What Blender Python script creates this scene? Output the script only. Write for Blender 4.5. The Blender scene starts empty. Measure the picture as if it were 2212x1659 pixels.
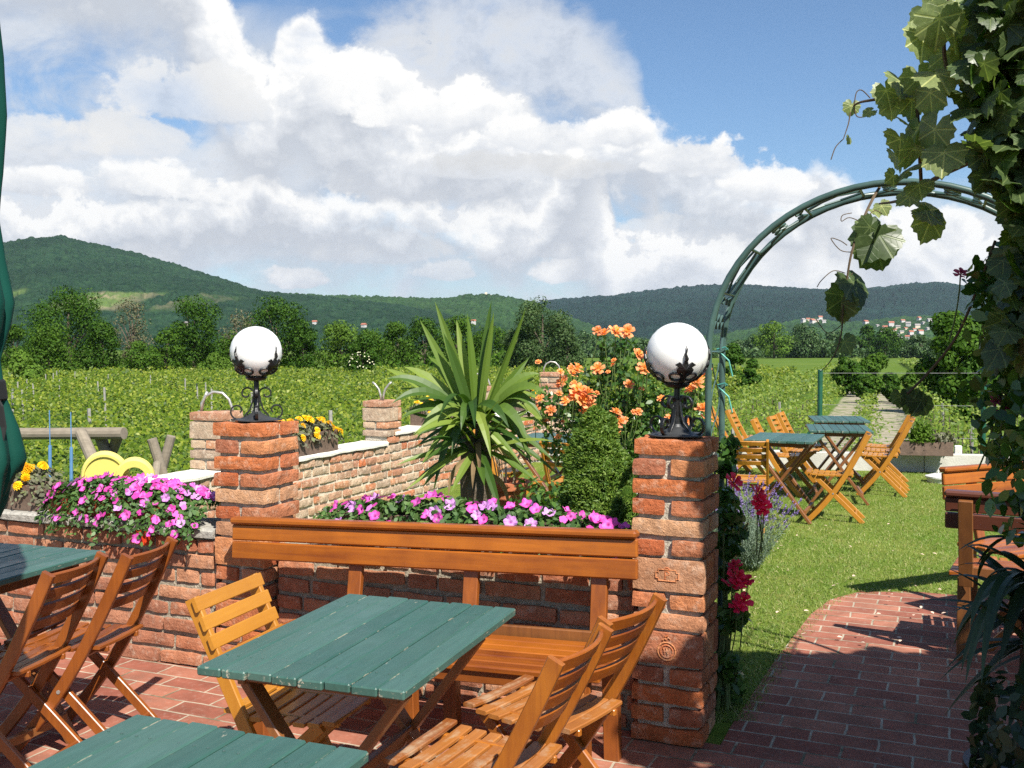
import bpy, bmesh, math, random
import numpy as np
from mathutils import Vector, Matrix, noise
R = math.radians
C = bpy.context.scene.collection
SC = bpy.context.scene

# ---------------------------------------------------------------- camera
EYE, FPX, CX, CY = 1.6, 2170.0, 1106.0, 829.5
PITCH = math.atan(84.5 / FPX)
cam = bpy.data.cameras.new('camera')
cam.sensor_width = 36
cam.lens = 36 * FPX / 2212
cam.clip_start, cam.clip_end = 0.05, 20000
camo = bpy.data.objects.new('camera', cam)
camo.location = (0, 0, EYE)
camo.rotation_euler = (R(90) - PITCH, 0, 0)
C.objects.link(camo)
SC.camera = camo
SC.view_settings.view_transform = 'Standard'
SC.view_settings.look = 'None'
SC.view_settings.exposure = 0.92
SC.view_settings.gamma = 1
SC.cycles.use_denoising = False
SC.cycles.max_bounces = 8
SC.cycles.transparent_max_bounces = 8
SC.cycles.volume_bounces = 0

def ray(px, py):
    xc, yc = (px - CX) / FPX, -(py - CY) / FPX
    return Vector((xc, math.cos(PITCH) + yc * math.sin(PITCH), -math.sin(PITCH) + yc * math.cos(PITCH)))
def at(px, py, Y):
    d = ray(px, py); k = Y / d.y
    return Vector((d.x * k, Y, EYE + d.z * k))
def onz(px, py, z=0.0):
    d = ray(px, py); k = (z - EYE) / d.z
    return Vector((d.x * k, d.y * k, z))

# ---------------------------------------------------------------- sun and sky
SUN_AZ, SUN_EL = math.atan2(.42, -.91), R(48.5)
sd = Vector((math.sin(SUN_AZ) * math.cos(SUN_EL), math.cos(SUN_AZ) * math.cos(SUN_EL), math.sin(SUN_EL)))
sun = bpy.data.lights.new('sun', 'SUN'); sun.energy = 5.0; sun.angle = R(.5); sun.color = (1, .95, .86)
suno = bpy.data.objects.new('sun', sun); C.objects.link(suno)
suno.rotation_euler = sd.to_track_quat('Z', 'Y').to_euler()
suno.location = sd * 50

class NT:
    """small node-tree helper"""
    def __init__(s, tree): s.t = tree; s.n = tree.nodes; s.l = tree.links
    def new(s, typ, **kw):
        n = s.n.new(typ)
        for k, v in kw.items(): setattr(n, k, v)
        return n
    def put(s, sock, val):
        if isinstance(val, bpy.types.NodeSocket): s.l.new(val, sock)
        else: sock.default_value = val
    def math(s, op, a, b=0.0, c=None, clamp=False):
        n = s.new('ShaderNodeMath', operation=op); n.use_clamp = clamp
        s.put(n.inputs[0], a); s.put(n.inputs[1], b)
        if c is not None: s.put(n.inputs[2], c)
        return n.outputs[0]
    def mix(s, f, a, b, mode='MIX'):
        n = s.new('ShaderNodeMix', data_type='RGBA', blend_type=mode)
        s.put(n.inputs['Factor'], f)
        for sock, v in ((n.inputs[6], a), (n.inputs[7], b)):
            if isinstance(v, (tuple, list)) and len(v) == 3: v = (*v, 1)
            s.put(sock, v)
        return n.outputs[2]
    def mapr(s, v, a, b, c=0.0, d=1.0, smooth=False):
        n = s.new('ShaderNodeMapRange'); n.clamp = True
        if smooth: n.interpolation_type = 'SMOOTHSTEP'
        for i, x in enumerate((v, a, b, c, d)): s.put(n.inputs[i], x)
        return n.outputs[0]
    def noise(s, vec, scale, detail=4, rough=.55, dist=0.0, w=None):
        n = s.new('ShaderNodeTexNoise')
        if w is not None: n.noise_dimensions = '4D'; s.put(n.inputs['W'], w)
        if vec is not None: s.put(n.inputs['Vector'], vec)
        s.put(n.inputs['Scale'], scale); s.put(n.inputs['Detail'], detail)
        s.put(n.inputs['Roughness'], rough); s.put(n.inputs['Distortion'], dist)
        return n.outputs[0]
    def mapping(s, vec, scale=(1, 1, 1), rot=(0, 0, 0), loc=(0, 0, 0)):
        n = s.new('ShaderNodeMapping'); s.put(n.inputs[0], vec)
        n.inputs['Location'].default_value = loc; n.inputs['Rotation'].default_value = rot; n.inputs['Scale'].default_value = scale
        return n.outputs[0]
    def ramp(s, v, stops, interp='LINEAR'):
        n = s.new('ShaderNodeValToRGB'); s.put(n.inputs[0], v); cr = n.color_ramp; cr.interpolation = interp
        while len(cr.elements) < len(stops): cr.elements.new(.5)
        for e, (p, c) in zip(cr.elements, stops):
            e.position = p; e.color = (*c, 1) if len(c) == 3 else c
        return n.outputs[0]
    def bump(s, h, strength=.3, dist=.01, nrm=None):
        n = s.new('ShaderNodeBump'); s.put(n.inputs['Height'], h)
        n.inputs['Strength'].default_value = strength; n.inputs['Distance'].default_value = dist
        if nrm is not None: s.put(n.inputs['Normal'], nrm)
        return n.outputs[0]

world = bpy.data.worlds.new('World'); SC.world = world; world.use_nodes = True
def build_sky():
    nt = NT(world.node_tree); nt.n.clear()
    out = nt.new('ShaderNodeOutputWorld'); bg = nt.new('ShaderNodeBackground')
    sky = nt.new('ShaderNodeTexSky', sky_type='NISHITA'); sky.sun_disc = False
    sky.sun_elevation = SUN_EL; sky.sun_rotation = SUN_AZ; sky.altitude = 200; sky.dust_density = 1.0; sky.ozone_density = 1.5
    STR = .1
    tc = nt.new('ShaderNodeTexCoord'); D = tc.outputs['Generated']
    sep = nt.new('ShaderNodeSeparateXYZ'); nt.l.new(D, sep.inputs[0]); x, y, z = sep.outputs
    az = nt.math('ARCTAN2', x, y)
    hyp = nt.math('SQRT', nt.math('ADD', nt.math('MULTIPLY', x, x), nt.math('MULTIPLY', y, y)))
    el = nt.math('ARCTAN2', z, hyp)
    azn = nt.mapr(az, -.6, .6)
    front = nt.mapr(nt.math('ABSOLUTE', az), .58, .85, 1, 0, True)      # clouds fill only the view ahead; unseen sky left clear to lower fill light
    E0, E1 = -.1, .75
    def ae(px, py):
        d = ray(px, py); return math.atan2(d.x, d.y), math.atan2(d.z, math.hypot(d.x, d.y))
    def curve(pts):
        n = nt.new('ShaderNodeFloatCurve'); nt.put(n.inputs['Value'], azn)
        cv = n.mapping.curves[0]
        P = []
        for px, py in pts:
            a, e = ae(px, py); P.append(((a + .6) / 1.2, (e - E0) / (E1 - E0)))
        P = [(0.0, P[0][1])] + P + [(1.0, P[-1][1])]
        while len(cv.points) < len(P): cv.points.new(.5, .5)
        for q, (a, e) in zip(cv.points, P): q.location = (a, e); q.handle_type = 'AUTO_CLAMPED'
        n.mapping.update()
        return nt.math('MULTIPLY_ADD', n.outputs[0], E1 - E0, E0)
    big = nt.noise(D, 7, 6, .58, .3)
    fin = nt.noise(D, 17, 8, .62, .25)
    det = nt.noise(nt.mapping(D, (1, 1, 1.5)), 46, 5, .6, .2)
    shd = nt.noise(nt.mapping(D, (1, 1, 1.7), loc=(3, 1, 2)), 9, 6, .6, .4)
    c = lambda n, k: nt.math('MULTIPLY', nt.math('SUBTRACT', n, .5), k)
    edge = nt.math('ADD', nt.math('ADD', c(big, .060), c(fin, .074)), c(det, .014))
    edge2 = nt.math('ADD', nt.math('ADD', c(shd, .05), c(fin, .07)), c(det, .03))
    blue = nt.mix(1.0, sky.outputs[0], (STR * .82, STR * .99, STR * 1.13), 'MULTIPLY')
    col = blue
    WHITE, PALE, GREY = (.84, .835, .82), (.65, .67, .70), (.475, .505, .555)
    # thin veil under the whole bank, with bluish gaps
    top = curve([(-150, -260), (450, -60), (900, 60), (1240, 250), (1450, 330), (1700, 420), (2000, 470), (2212, 430), (2400, 400)])
    v = nt.mapr(nt.math('ADD', nt.math('SUBTRACT', top, el), c(big, .10)), -.02, .06, 0, 1, True)
    gaps = nt.mapr(shd, .42, .62, .05, .90, True)
    col = nt.mix(nt.math('MULTIPLY', nt.math('MULTIPLY', v, front), gaps), col, nt.mix(nt.mapr(fin, .3, .7), (.43, .49, .58), (.64, .67, .71)))
    hole = nt.mapr(nt.noise(nt.mapping(D, (1, 1, 1.6), loc=(1.3, 4.1, .7)), 6.0, 5, .62, .3), .31, .43, .60, 1, True)
    def bank(pts, thick, e, soft=.026, bright=1.0, opacity=1.0, fade=.035):
        nonlocal col
        t = curve(pts)
        h = nt.math('ADD', nt.math('SUBTRACT', t, el), e)        # height below the ragged top
        a = nt.mapr(h, 0, soft, 0, opacity, True)
        low = nt.math('ADD', h, c(shd, .06))
        a = nt.math('MULTIPLY', a, nt.mapr(low, thick, thick + fade, 1, 0, True))
        a = nt.math('MULTIPLY', nt.math('MULTIPLY', a, front), hole)
        lump = nt.math('ADD', nt.math('DIVIDE', h, thick), nt.math('ADD', c(shd, 1.5), nt.math('ADD', c(fin, 1.3), c(det, .55))))
        colr = nt.ramp(nt.math('MULTIPLY', lump, .75), [(0.0, tuple(q * bright for q in PALE)), (.08, tuple(q * bright for q in WHITE)), (.27, tuple(q * bright for q in WHITE)), (.50, PALE), (.86, GREY)])
        col = nt.mix(a, col, colr)
    # the soft grey cloud at the top, then the banks from the far ones to the near ones
    bank([(640, 240), (720, 90), (800, 0), (900, -60), (1120, -70), (1250, -20), (1330, 55), (1370, 110), (1400, 210), (1460, 400)], .085, edge2, .050, .82, .80, .06)
    def puff(px, py, w, h, opacity=1.0, bright=1.0, soft=.26):
        """one cumulus: a ragged dome with a flatter, greyer base; px, py is its middle, w and h its half sizes"""
        nonlocal col
        a0, e0 = ae(px, py); kw, kh = FPX / w, FPX / h
        dx = nt.math('MULTIPLY', nt.math('SUBTRACT', az, a0), kw); dy = nt.math('MULTIPLY', nt.math('SUBTRACT', el, e0), kh)
        dyy = nt.math('MAXIMUM', dy, nt.math('MULTIPLY', dy, -1.7))
        r = nt.math('SQRT', nt.math('ADD', nt.math('MULTIPLY', dx, dx), nt.math('MULTIPLY', dyy, dyy)))
        d = nt.math('ADD', nt.math('SUBTRACT', 1.0, r), nt.math('ADD', nt.math('ADD', c(big, .7), c(fin, 1.7)), c(det, .8)))
        a = nt.math('MULTIPLY', nt.mapr(d, 0, soft, 0, opacity, True), front)
        t = nt.math('ADD', nt.math('MULTIPLY_ADD', dy, .42, .52), nt.math('ADD', nt.math('ADD', c(shd, 1.1), c(fin, 1.2)), c(det, .5)))
        col = nt.mix(a, col, nt.ramp(t, [(.05, GREY), (.38, PALE), (.70, tuple(q * bright for q in WHITE)), (1, tuple(q * bright for q in WHITE))]))
    for q in [(400, 500, 210, 42, .8, .85), (90, 505, 150, 34, .9, .95), (330, 555, 70, 34), (650, 608, 80, 34), (800, 545, 170, 46, .75, .85), (960, 590, 80, 30, .8), (1420, 606, 60, 24, .9), (2000, 575, 170, 36, .85), (1560, 575, 110, 30, .7, .9), (1230, 590, 90, 40), (1090, 545, 80, 46), (1190, 530, 80, 50), (1960, 505, 130, 52, .9), (1720, 520, 170, 50, .8, .92), (1440, 500, 160, 44, .75, .9), (1200, 468, 66, 44), (980, 480, 90, 40, .8, .9), (870, 425, 110, 50), (760, 395, 70, 42), (620, 470, 90, 44, .8, .9), (540, 425, 100, 46), (330, 400, 150, 56, .95), (80, 400, 150, 46, .95), (60, 300, 150, 60, .7, .88), (260, 300, 150, 60, .7, .85)]: puff(*q)
    bank([(-200, -400), (350, -320), (440, -160), (505, 0), (545, 62), (585, 88), (600, 30), (660, 8), (715, 65), (850, 108), (1000, 140), (1150, 185), (1240, 245), (1300, 330), (1360, 470)], .115, edge, .018, 1.0, 1.0, .07)
    bank([(1100, 420), (1230, 330), (1290, 246), (1340, 236), (1420, 250), (1500, 290), (1600, 330), (1670, 372), (1715, 398), (1765, 350), (1830, 372), (1870, 425), (1960, 520), (2080, 600)], .055, edge, .018, 1.0, .95, .05)
    for q in [(760, 190, 150, 80, .9), (980, 250, 190, 70, .9), (1180, 300, 140, 60, .9), (420, 215, 190, 90, .7, .9), (1100, 365, 300, 40, .6, .75), (1340, 290, 90, 60), (1500, 345, 130, 60), (1640, 410, 100, 44, .95)]: puff(*q)
    # haze whitening towards the horizon
    col = nt.mix(nt.mapr(el, .0, .10, .40, 0), col, (.62, .66, .72))
    nt.l.new(col, bg.inputs[0]); bg.inputs[1].default_value = .665
    nt.l.new(bg.outputs[0], out.inputs[0])
build_sky()

# ---------------------------------------------------------------- helpers
def tag(o, label=None, cat=None, group=None, kind=None):
    for k, v in (('label', label), ('category', cat), ('group', group), ('kind', kind)):
        if v: o[k] = v
    return o
def thing(name, label, cat, loc=(0, 0, 0), rz=0.0, group=None):
    o = bpy.data.objects.new(name, None); C.objects.link(o)
    o.location = loc; o.rotation_euler = (0, 0, rz); o.empty_display_size = .1
    return tag(o, label, cat, group)
def kids(o): return [q for q in KIDS.get(o.name, [])]
KIDS = {}
def link(o, parent=None):
    C.objects.link(o)
    if parent is not None:
        o.parent = parent; KIDS.setdefault(parent.name, []).append(o)
    return o
def dup(o, loc=None, rz=None, label=None, group=None, parent=None):
    c = o.copy(); link(c, parent)
    if loc is not None: c.location = loc
    if rz is not None: c.rotation_euler = (0, 0, rz)
    if label: c['label'] = label
    if group: c['group'] = group
    for k in kids(o): dup(k, parent=c)
    return c

class MB:
    def __init__(s): s.v = []; s.f = []
    def add(s, vs, fs):
        o = len(s.v); s.v += [tuple(v) for v in vs]; s.f += [tuple(i + o for i in f) for f in fs]; return s
    def cbox(s, M, sx, sy, sz, c=.003):
        hx, hy, hz = sx / 2, sy / 2, sz / 2; c = min(c, hx * .8, hy * .8, hz * .8); V = []; I = {}
        for i in (-1, 1):
            for j in (-1, 1):
                for k in (-1, 1):
                    I[i, j, k] = len(V)
                    V += [(i * hx, j * (hy - c), k * (hz - c)), (i * (hx - c), j * hy, k * (hz - c)), (i * (hx - c), j * (hy - c), k * hz)]
        F = []
        for i in (-1, 1):
            F.append([I[i, j, k] for j, k in ((-1, -1), (1, -1), (1, 1), (-1, 1))])
            F.append([I[j, i, k] + 1 for j, k in ((-1, -1), (1, -1), (1, 1), (-1, 1))])
            F.append([I[j, k, i] + 2 for j, k in ((-1, -1), (1, -1), (1, 1), (-1, 1))])
            for j in (-1, 1):
                F.append([I[i, j, -1], I[i, j, 1], I[i, j, 1] + 1, I[i, j, -1] + 1])
                F.append([I[i, -1, j], I[i, 1, j], I[i, 1, j] + 2, I[i, -1, j] + 2])
                F.append([I[-1, i, j] + 1, I[1, i, j] + 1, I[1, i, j] + 2, I[-1, i, j] + 2])
                for k in (-1, 1): F.append([I[i, j, k], I[i, j, k] + 1, I[i, j, k] + 2])
        return s.add([M @ Vector(v) for v in V], F)
    def box(s, c, size, rz=0.0, ch=.003):
        return s.cbox(Matrix.Translation(c) @ Matrix.Rotation(rz, 4, 'Z'), *size, ch)
    def bar(s, p, q, w, h, up=(0, 0, 1), ch=.003):
        p, q = Vector(p), Vector(q); X = (q - p); L = X.length; X.normalize(); up = Vector(up)
        Y = up.cross(X)
        if Y.length < 1e-4: Y = Vector((1, 0, 0)).cross(X)
        Y.normalize(); Z = X.cross(Y)
        M = Matrix((X, Y, Z)).transposed().to_4x4(); M.translation = (p + q) / 2
        return s.cbox(M, L, w, h, ch)
    def sweep(s, pts, w, h, up=(0, 0, 1), ch=.003):
        P = [Vector(p) for p in pts]; n = len(P); up = Vector(up); V = []; F = []
        for i, p in enumerate(P):
            X = (P[min(i + 1, n - 1)] - P[max(i - 1, 0)]).normalized(); Y = up.cross(X).normalized(); Z = X.cross(Y)
            a, b = w / 2, h / 2
            for y, z in ((-a, -b + ch), (-a + ch, -b), (a - ch, -b), (a, -b + ch), (a, b - ch), (a - ch, b), (-a + ch, b), (-a, b - ch)):
                V.append(p + Y * y + Z * z)
        for i in range(n - 1):
            for k in range(8): F.append((i * 8 + k, i * 8 + (k + 1) % 8, i * 8 + 8 + (k + 1) % 8, i * 8 + 8 + k))
        F.append(tuple(range(8))); F.append(tuple((n - 1) * 8 + k for k in range(8)))
        return s.add(V, F)
    def tube(s, pts, r, n=8, cap=True):
        P = [Vector(p) for p in pts]; m = len(P); V = []; F = []; Y = None
        rr = r if isinstance(r, (list, tuple)) else [r] * m
        for i, p in enumerate(P):
            X = (P[min(i + 1, m - 1)] - P[max(i - 1, 0)])
            if X.length < 1e-9: X = Vector((0, 0, 1))
            X.normalize()
            if Y is None:
                Y = Vector((0, 0, 1)).cross(X)
                if Y.length < .05: Y = Vector((1, 0, 0)).cross(X)
            Y = (Y - X * Y.dot(X)).normalized(); Z = X.cross(Y)
            for k in range(n):
                a = 2 * math.pi * k / n; V.append(p + (Y * math.cos(a) + Z * math.sin(a)) * rr[i])
        for i in range(m - 1):
            for k in range(n): F.append((i * n + k, i * n + (k + 1) % n, i * n + n + (k + 1) % n, i * n + n + k))
        if cap: F.append(tuple(range(n))); F.append(tuple((m - 1) * n + k for k in range(n)))
        return s.add(V, F)
    def lathe(s, prof, n=24, M=Matrix(), wob=None):
        V = []; F = []
        for r, z in prof:
            for k in range(n):
                a = 2 * math.pi * k / n; q = r * (wob(a, z) if wob else 1); V.append(M @ Vector((q * math.cos(a), q * math.sin(a), z)))
        for i in range(len(prof) - 1):
            for k in range(n): F.append((i * n + k, i * n + (k + 1) % n, i * n + n + (k + 1) % n, i * n + n + k))
        F.append(tuple(range(n))); F.append(tuple((len(prof) - 1) * n + k for k in range(n)))
        return s.add(V, F)
    def brick(s, M, sx, sy, sz, seed, r=.006, amp=.003, div=(6, 3, 3)):
        """one weathered brick: a rounded block pushed about by noise"""
        h = (sx / 2, sy / 2, sz / 2); ids = {}; V = []; F = []
        off = Vector((seed * 3.17 % 97, seed * 7.31 % 89, seed * 1.73 % 83))
        def vid(i, j, k):
            if (i, j, k) in ids: return ids[i, j, k]
            p = [((2 * a / d) - 1) * hh for a, d, hh in zip((i, j, k), div, h)]
            q = [max(-hh + r, min(hh - r, a)) for a, hh in zip(p, h)]
            e = Vector([a - b for a, b in zip(p, q)])
            if e.length > 1e-6: e = e.normalized() * r
            w = Vector(q) + e
            w += noise.noise_vector((w + off) * 22) * amp + noise.noise_vector((w + off) * 6) * amp * 1.2
            ids[i, j, k] = len(V); V.append(M @ w); return ids[i, j, k]
        for ax in range(3):
            b, c = [q for q in range(3) if q != ax]
            for side in (0, div[ax]):
                for i in range(div[b]):
                    for j in range(div[c]):
                        def mk(bi, cj):
                            t = [0, 0, 0]; t[ax] = side; t[b] = bi; t[c] = cj; return vid(*t)
                        q = [mk(i, j), mk(i + 1, j), mk(i + 1, j + 1), mk(i, j + 1)]
                        flip = (side == 0) != (ax == 1)
                        F.append(tuple(q[::-1] if flip else q))
        return s.add(V, F)
    def build(s, name, mat, parent=None, origin=None, smooth=False, recalc=True):
        v = s.v
        if origin is not None:
            ox, oy, oz = origin; v = [(a - ox, b - oy, c - oz) for a, b, c in v]
        me = bpy.data.meshes.new(name); me.from_pydata(v, [], s.f)
        if recalc:
            bm = bmesh.new(); bm.from_mesh(me); bmesh.ops.recalc_face_normals(bm, faces=bm.faces); bm.to_mesh(me); bm.free()
        if smooth: me.polygons.foreach_set('use_smooth', [True] * len(me.polygons))
        me.materials.append(mat)
        o = bpy.data.objects.new(name, me); link(o, parent)
        if origin is not None and parent is None: o.location = origin
        return o

def spline(pts, n=5):
    P = [Vector(p) for p in pts]; o = []
    for i in range(len(P) - 1):
        a, b, c, d = P[max(i - 1, 0)], P[i], P[i + 1], P[min(i + 2, len(P) - 1)]
        for k in range(n):
            s = k / n; o.append(.5 * (2 * b + (c - a) * s + (2 * a - 5 * b + 4 * c - d) * s * s + (3 * b - a - 3 * c + d) * s ** 3))
    return o + [P[-1]]
RNG = np.random.default_rng(7)
def cloud_mesh(name, P, size, tmpl, mat, parent=None, nrm=None, spread=1.0, seed=0, faces=None, origin=None, roll=None, leafco=False):
    """many small leaf shapes (tmpl: k x 3, in a unit leaf's own axes, z = leaf normal) at points P, as one mesh"""
    g = np.random.default_rng(seed); P = np.asarray(P, float); n = len(P)
    if origin is not None: P = P - np.array(origin)
    N = g.normal(size=(n, 3)); N /= np.linalg.norm(N, axis=1, keepdims=True)
    if nrm is not None: N = np.asarray(nrm) + N * spread
    N /= np.linalg.norm(N, axis=1, keepdims=True) + 1e-9
    A = g.normal(size=(n, 3)) if roll is None else np.asarray(roll) + g.normal(size=(n, 3)) * .35
    X = A - N * (A * N).sum(1, keepdims=True); X /= np.linalg.norm(X, axis=1, keepdims=True) + 1e-9
    Y = np.cross(N, X)
    T = np.asarray(tmpl, float); k = len(T); S = np.broadcast_to(np.asarray(size, float), (n,))[:, None, None]
    V = P[:, None, :] + S * (T[None, :, 0:1] * X[:, None, :] + T[None, :, 1:2] * Y[:, None, :] + T[None, :, 2:3] * N[:, None, :])
    V = V.reshape(-1, 3)
    fs = faces or [tuple(range(k))]
    nl = sum(len(f) for f in fs)
    base = np.concatenate([np.array(f) for f in fs])
    idx = (np.arange(n)[:, None] * k + base[None, :]).reshape(-1)
    tot = np.tile(np.array([len(f) for f in fs]), n); st = np.concatenate([[0], np.cumsum(tot)[:-1]])
    me = bpy.data.meshes.new(name)
    me.vertices.add(len(V)); me.vertices.foreach_set('co', V.reshape(-1).astype(np.float32))
    me.loops.add(len(idx)); me.loops.foreach_set('vertex_index', idx.astype(np.int32))
    me.polygons.add(len(tot)); me.polygons.foreach_set('loop_start', st.astype(np.int32)); me.polygons.foreach_set('loop_total', tot.astype(np.int32))
    me.update(); me.validate()
    if leafco:
        at_ = me.attributes.new('leafco', 'FLOAT_VECTOR', 'POINT'); at_.data.foreach_set('vector', np.tile(T, (n, 1)).reshape(-1).astype(np.float32))
    me.materials.append(mat)
    o = bpy.data.objects.new(name, me); link(o, parent)
    if origin is not None and parent is None: o.location = origin
    return o
# leaf outlines: x along the leaf
DIAMOND = [(-.5, 0, 0), (0, .32, .06), (.5, 0, 0), (0, -.32, .06)]
OVAL = [(-.5, 0, 0), (-.25, .22, .05), (.1, .27, .06), (.5, 0, -.04), (.1, -.27, .06), (-.25, -.22, .05)]
NEEDLE = [(-.5, .05, 0), (-.5, -.05, 0), (.5, 0, 0)]
def palmate():
    rr = [(180, .10), (166, .34), (150, .50), (141, .48), (132, .55), (122, .50), (112, .53), (102, .61), (93, .56), (84, .60), (74, .53), (66, .57), (56, .65), (47, .60), (40, .63), (30, .56), (22, .60), (14, .66), (7, .65), (0, .74)]
    pts = [(math.cos(R(a)) * r, math.sin(R(a)) * r, .16 * abs(math.sin(R(a))) * r - .45 * r * r) for a, r in rr]
    left = pts; right = [(x, -y, z) for x, y, z in pts[-2:0:-1]]
    V = [(0, 0, 0)] + left + right
    n = len(V) - 1
    return V, [(0, i, i % n + 1) for i in range(1, n + 1)]
VINE, VINE_F = palmate()

# ---------------------------------------------------------------- materials
MATS = {}
def material(name):
    m = bpy.data.materials.new(name); m.use_nodes = True
    nt = NT(m.node_tree); nt.n.clear()
    out = nt.new('ShaderNodeOutputMaterial'); b = nt.new('ShaderNodeBsdfPrincipled')
    nt.l.new(b.outputs[0], out.inputs[0]); MATS[name] = m
    return m, nt, b, out
def rnd(nt): return nt.new('ShaderNodeNewGeometry').outputs['Random Per Island']
def obj_co(nt): return nt.new('ShaderNodeTexCoord').outputs['Object']
def leaf_mat(name, stops, rough=.5, trans=.3, patch=0.0, tcol=None, spec=.4, under=None, veins=False, dim=.84):
    m, nt, b, out = material(name)
    r = rnd(nt); co = nt.ramp(r, [(p, tuple(c * dim for c in q)) for p, q in stops])
    if under is not None: co = nt.mix(nt.math('MULTIPLY', nt.new('ShaderNodeNewGeometry').outputs['Backfacing'], .75), co, under)
    if veins:                                                  # five main veins running out from the leaf stalk
        a_ = nt.new('ShaderNodeAttribute'); a_.attribute_name = 'leafco'; sp = nt.new('ShaderNodeSeparateXYZ'); nt.put(sp.inputs[0], a_.outputs['Vector'])
        th = nt.math('ABSOLUTE', nt.math('ARCTAN2', sp.outputs[1], sp.outputs[0])); rr = nt.math('SQRT', nt.math('ADD', nt.math('POWER', sp.outputs[0], 2), nt.math('POWER', sp.outputs[1], 2)))
        dd = None
        for q in (0, 56, 102):
            e = nt.math('MULTIPLY', rr, nt.math('ABSOLUTE', nt.math('SINE', nt.math('SUBTRACT', th, R(q)))))
            dd = e if dd is None else nt.math('MINIMUM', dd, e)
        side = nt.math('ABSOLUTE', nt.math('SINE', nt.math('MULTIPLY', nt.math('ADD', rr, nt.math('MULTIPLY', dd, -.8)), 26)))
        vein = nt.math('MAXIMUM', nt.mapr(dd, .012, .03, 1, 0), nt.mapr(side, .06, .16, .35, 0))
        co = nt.mix(vein, co, nt.mix(1.0, co, (2.2, 1.9, 1.9), 'MULTIPLY'))
        co = nt.mix(1.0, co, nt.mix(nt.mapr(nt.noise(a_.outputs['Vector'], 6, 4), .3, .7), (.72, .74, .7), (1.25, 1.2, 1.2)), 'MULTIPLY')
        nt.put(b.inputs['Normal'], nt.bump(nt.math('ADD', vein, nt.math('MULTIPLY', dd, 4)), .35, .004))
    if patch:
        pn = nt.noise(obj_co(nt), patch, 3)
        co = nt.mix(1.0, co, nt.mix(pn, (.70, .72, .7), (1.3, 1.28, 1.25)), 'MULTIPLY')
    nt.put(b.inputs['Base Color'], co); b.inputs['Roughness'].default_value = rough; b.inputs['Specular IOR Level'].default_value = spec
    if trans:
        t = nt.new('ShaderNodeBsdfTranslucent'); mx = nt.new('ShaderNodeMixShader'); mx.inputs[0].default_value = trans
        nt.put(t.inputs[0], nt.mix(1.0, co, tcol or (1.4, 1.5, .6), 'MULTIPLY'))
        nt.l.new(b.outputs[0], mx.inputs[1]); nt.l.new(t.outputs[0], mx.inputs[2]); nt.l.new(mx.outputs[0], out.inputs[0])
    return m
def plain(name, col, rough=.5, metal=0.0, var=.15, nscale=20, bump=0.0, spec=.5, bscale=60):
    m, nt, b, out = material(name); co = obj_co(nt)
    n = nt.noise(co, nscale, 5); col = tuple(c * .88 for c in col)
    nt.put(b.inputs['Base Color'], nt.mix(nt.mapr(n, .25, .75), tuple(c * (1 - var) for c in col), tuple(min(1, c * (1 + var)) for c in col)))
    b.inputs['Roughness'].default_value = rough; b.inputs['Metallic'].default_value = metal; b.inputs['Specular IOR Level'].default_value = spec
    if bump: nt.put(b.inputs['Normal'], nt.bump(nt.noise(co, bscale, 6), bump, .01))
    return m
def wood(name, dark, light, axis, rough=.38, worn=None, coat=.3):
    """varnished wood, grain stretched along the given object axis; every slat a shade of its own"""
    dark, light = [tuple(c * .68 for c in q) for q in (dark, light)]
    m, nt, b, out = material(name); co = obj_co(nt); r = rnd(nt)
    sc = [38, 38, 38]; sc[axis] = 2.2
    offs = nt.new('ShaderNodeCombineXYZ'); nt.put(offs.inputs[0], nt.math('MULTIPLY', r, 31)); nt.put(offs.inputs[1], nt.math('MULTIPLY', r, 17)); nt.put(offs.inputs[2], nt.math('MULTIPLY', r, 53))
    v = nt.new('ShaderNodeVectorMath', operation='ADD'); nt.put(v.inputs[0], nt.mapping(co, sc)); nt.put(v.inputs[1], offs.outputs[0])
    g = nt.noise(v.outputs[0], 1.0, 5, .6, .6)
    blot = nt.noise(co, 7, 4)
    f = nt.math('ADD', nt.math('MULTIPLY', nt.mapr(g, .3, .7), .5), nt.math('MULTIPLY', nt.mapr(blot, .3, .7), .35))
    f = nt.math('ADD', f, nt.math('MULTIPLY_ADD', r, .62, -.28), clamp=True)
    col = nt.mix(f, dark, light)
    if worn:
        w = nt.math('MULTIPLY', nt.mapr(nt.noise(co, 9, 5, .65), .50, .62), nt.mapr(g, .35, .6))
        col = nt.mix(nt.math('MULTIPLY', w, worn[1]), col, worn[0])
    nt.put(b.inputs['Base Color'], col)
    nt.put(b.inputs['Roughness'], nt.mapr(g, .2, .8, rough + .12, rough))
    b.inputs['Coat Weight'].default_value = coat; b.inputs['Coat Roughness'].default_value = .25
    nt.put(b.inputs['Normal'], nt.bump(g, .25, .002))
    return m
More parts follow.
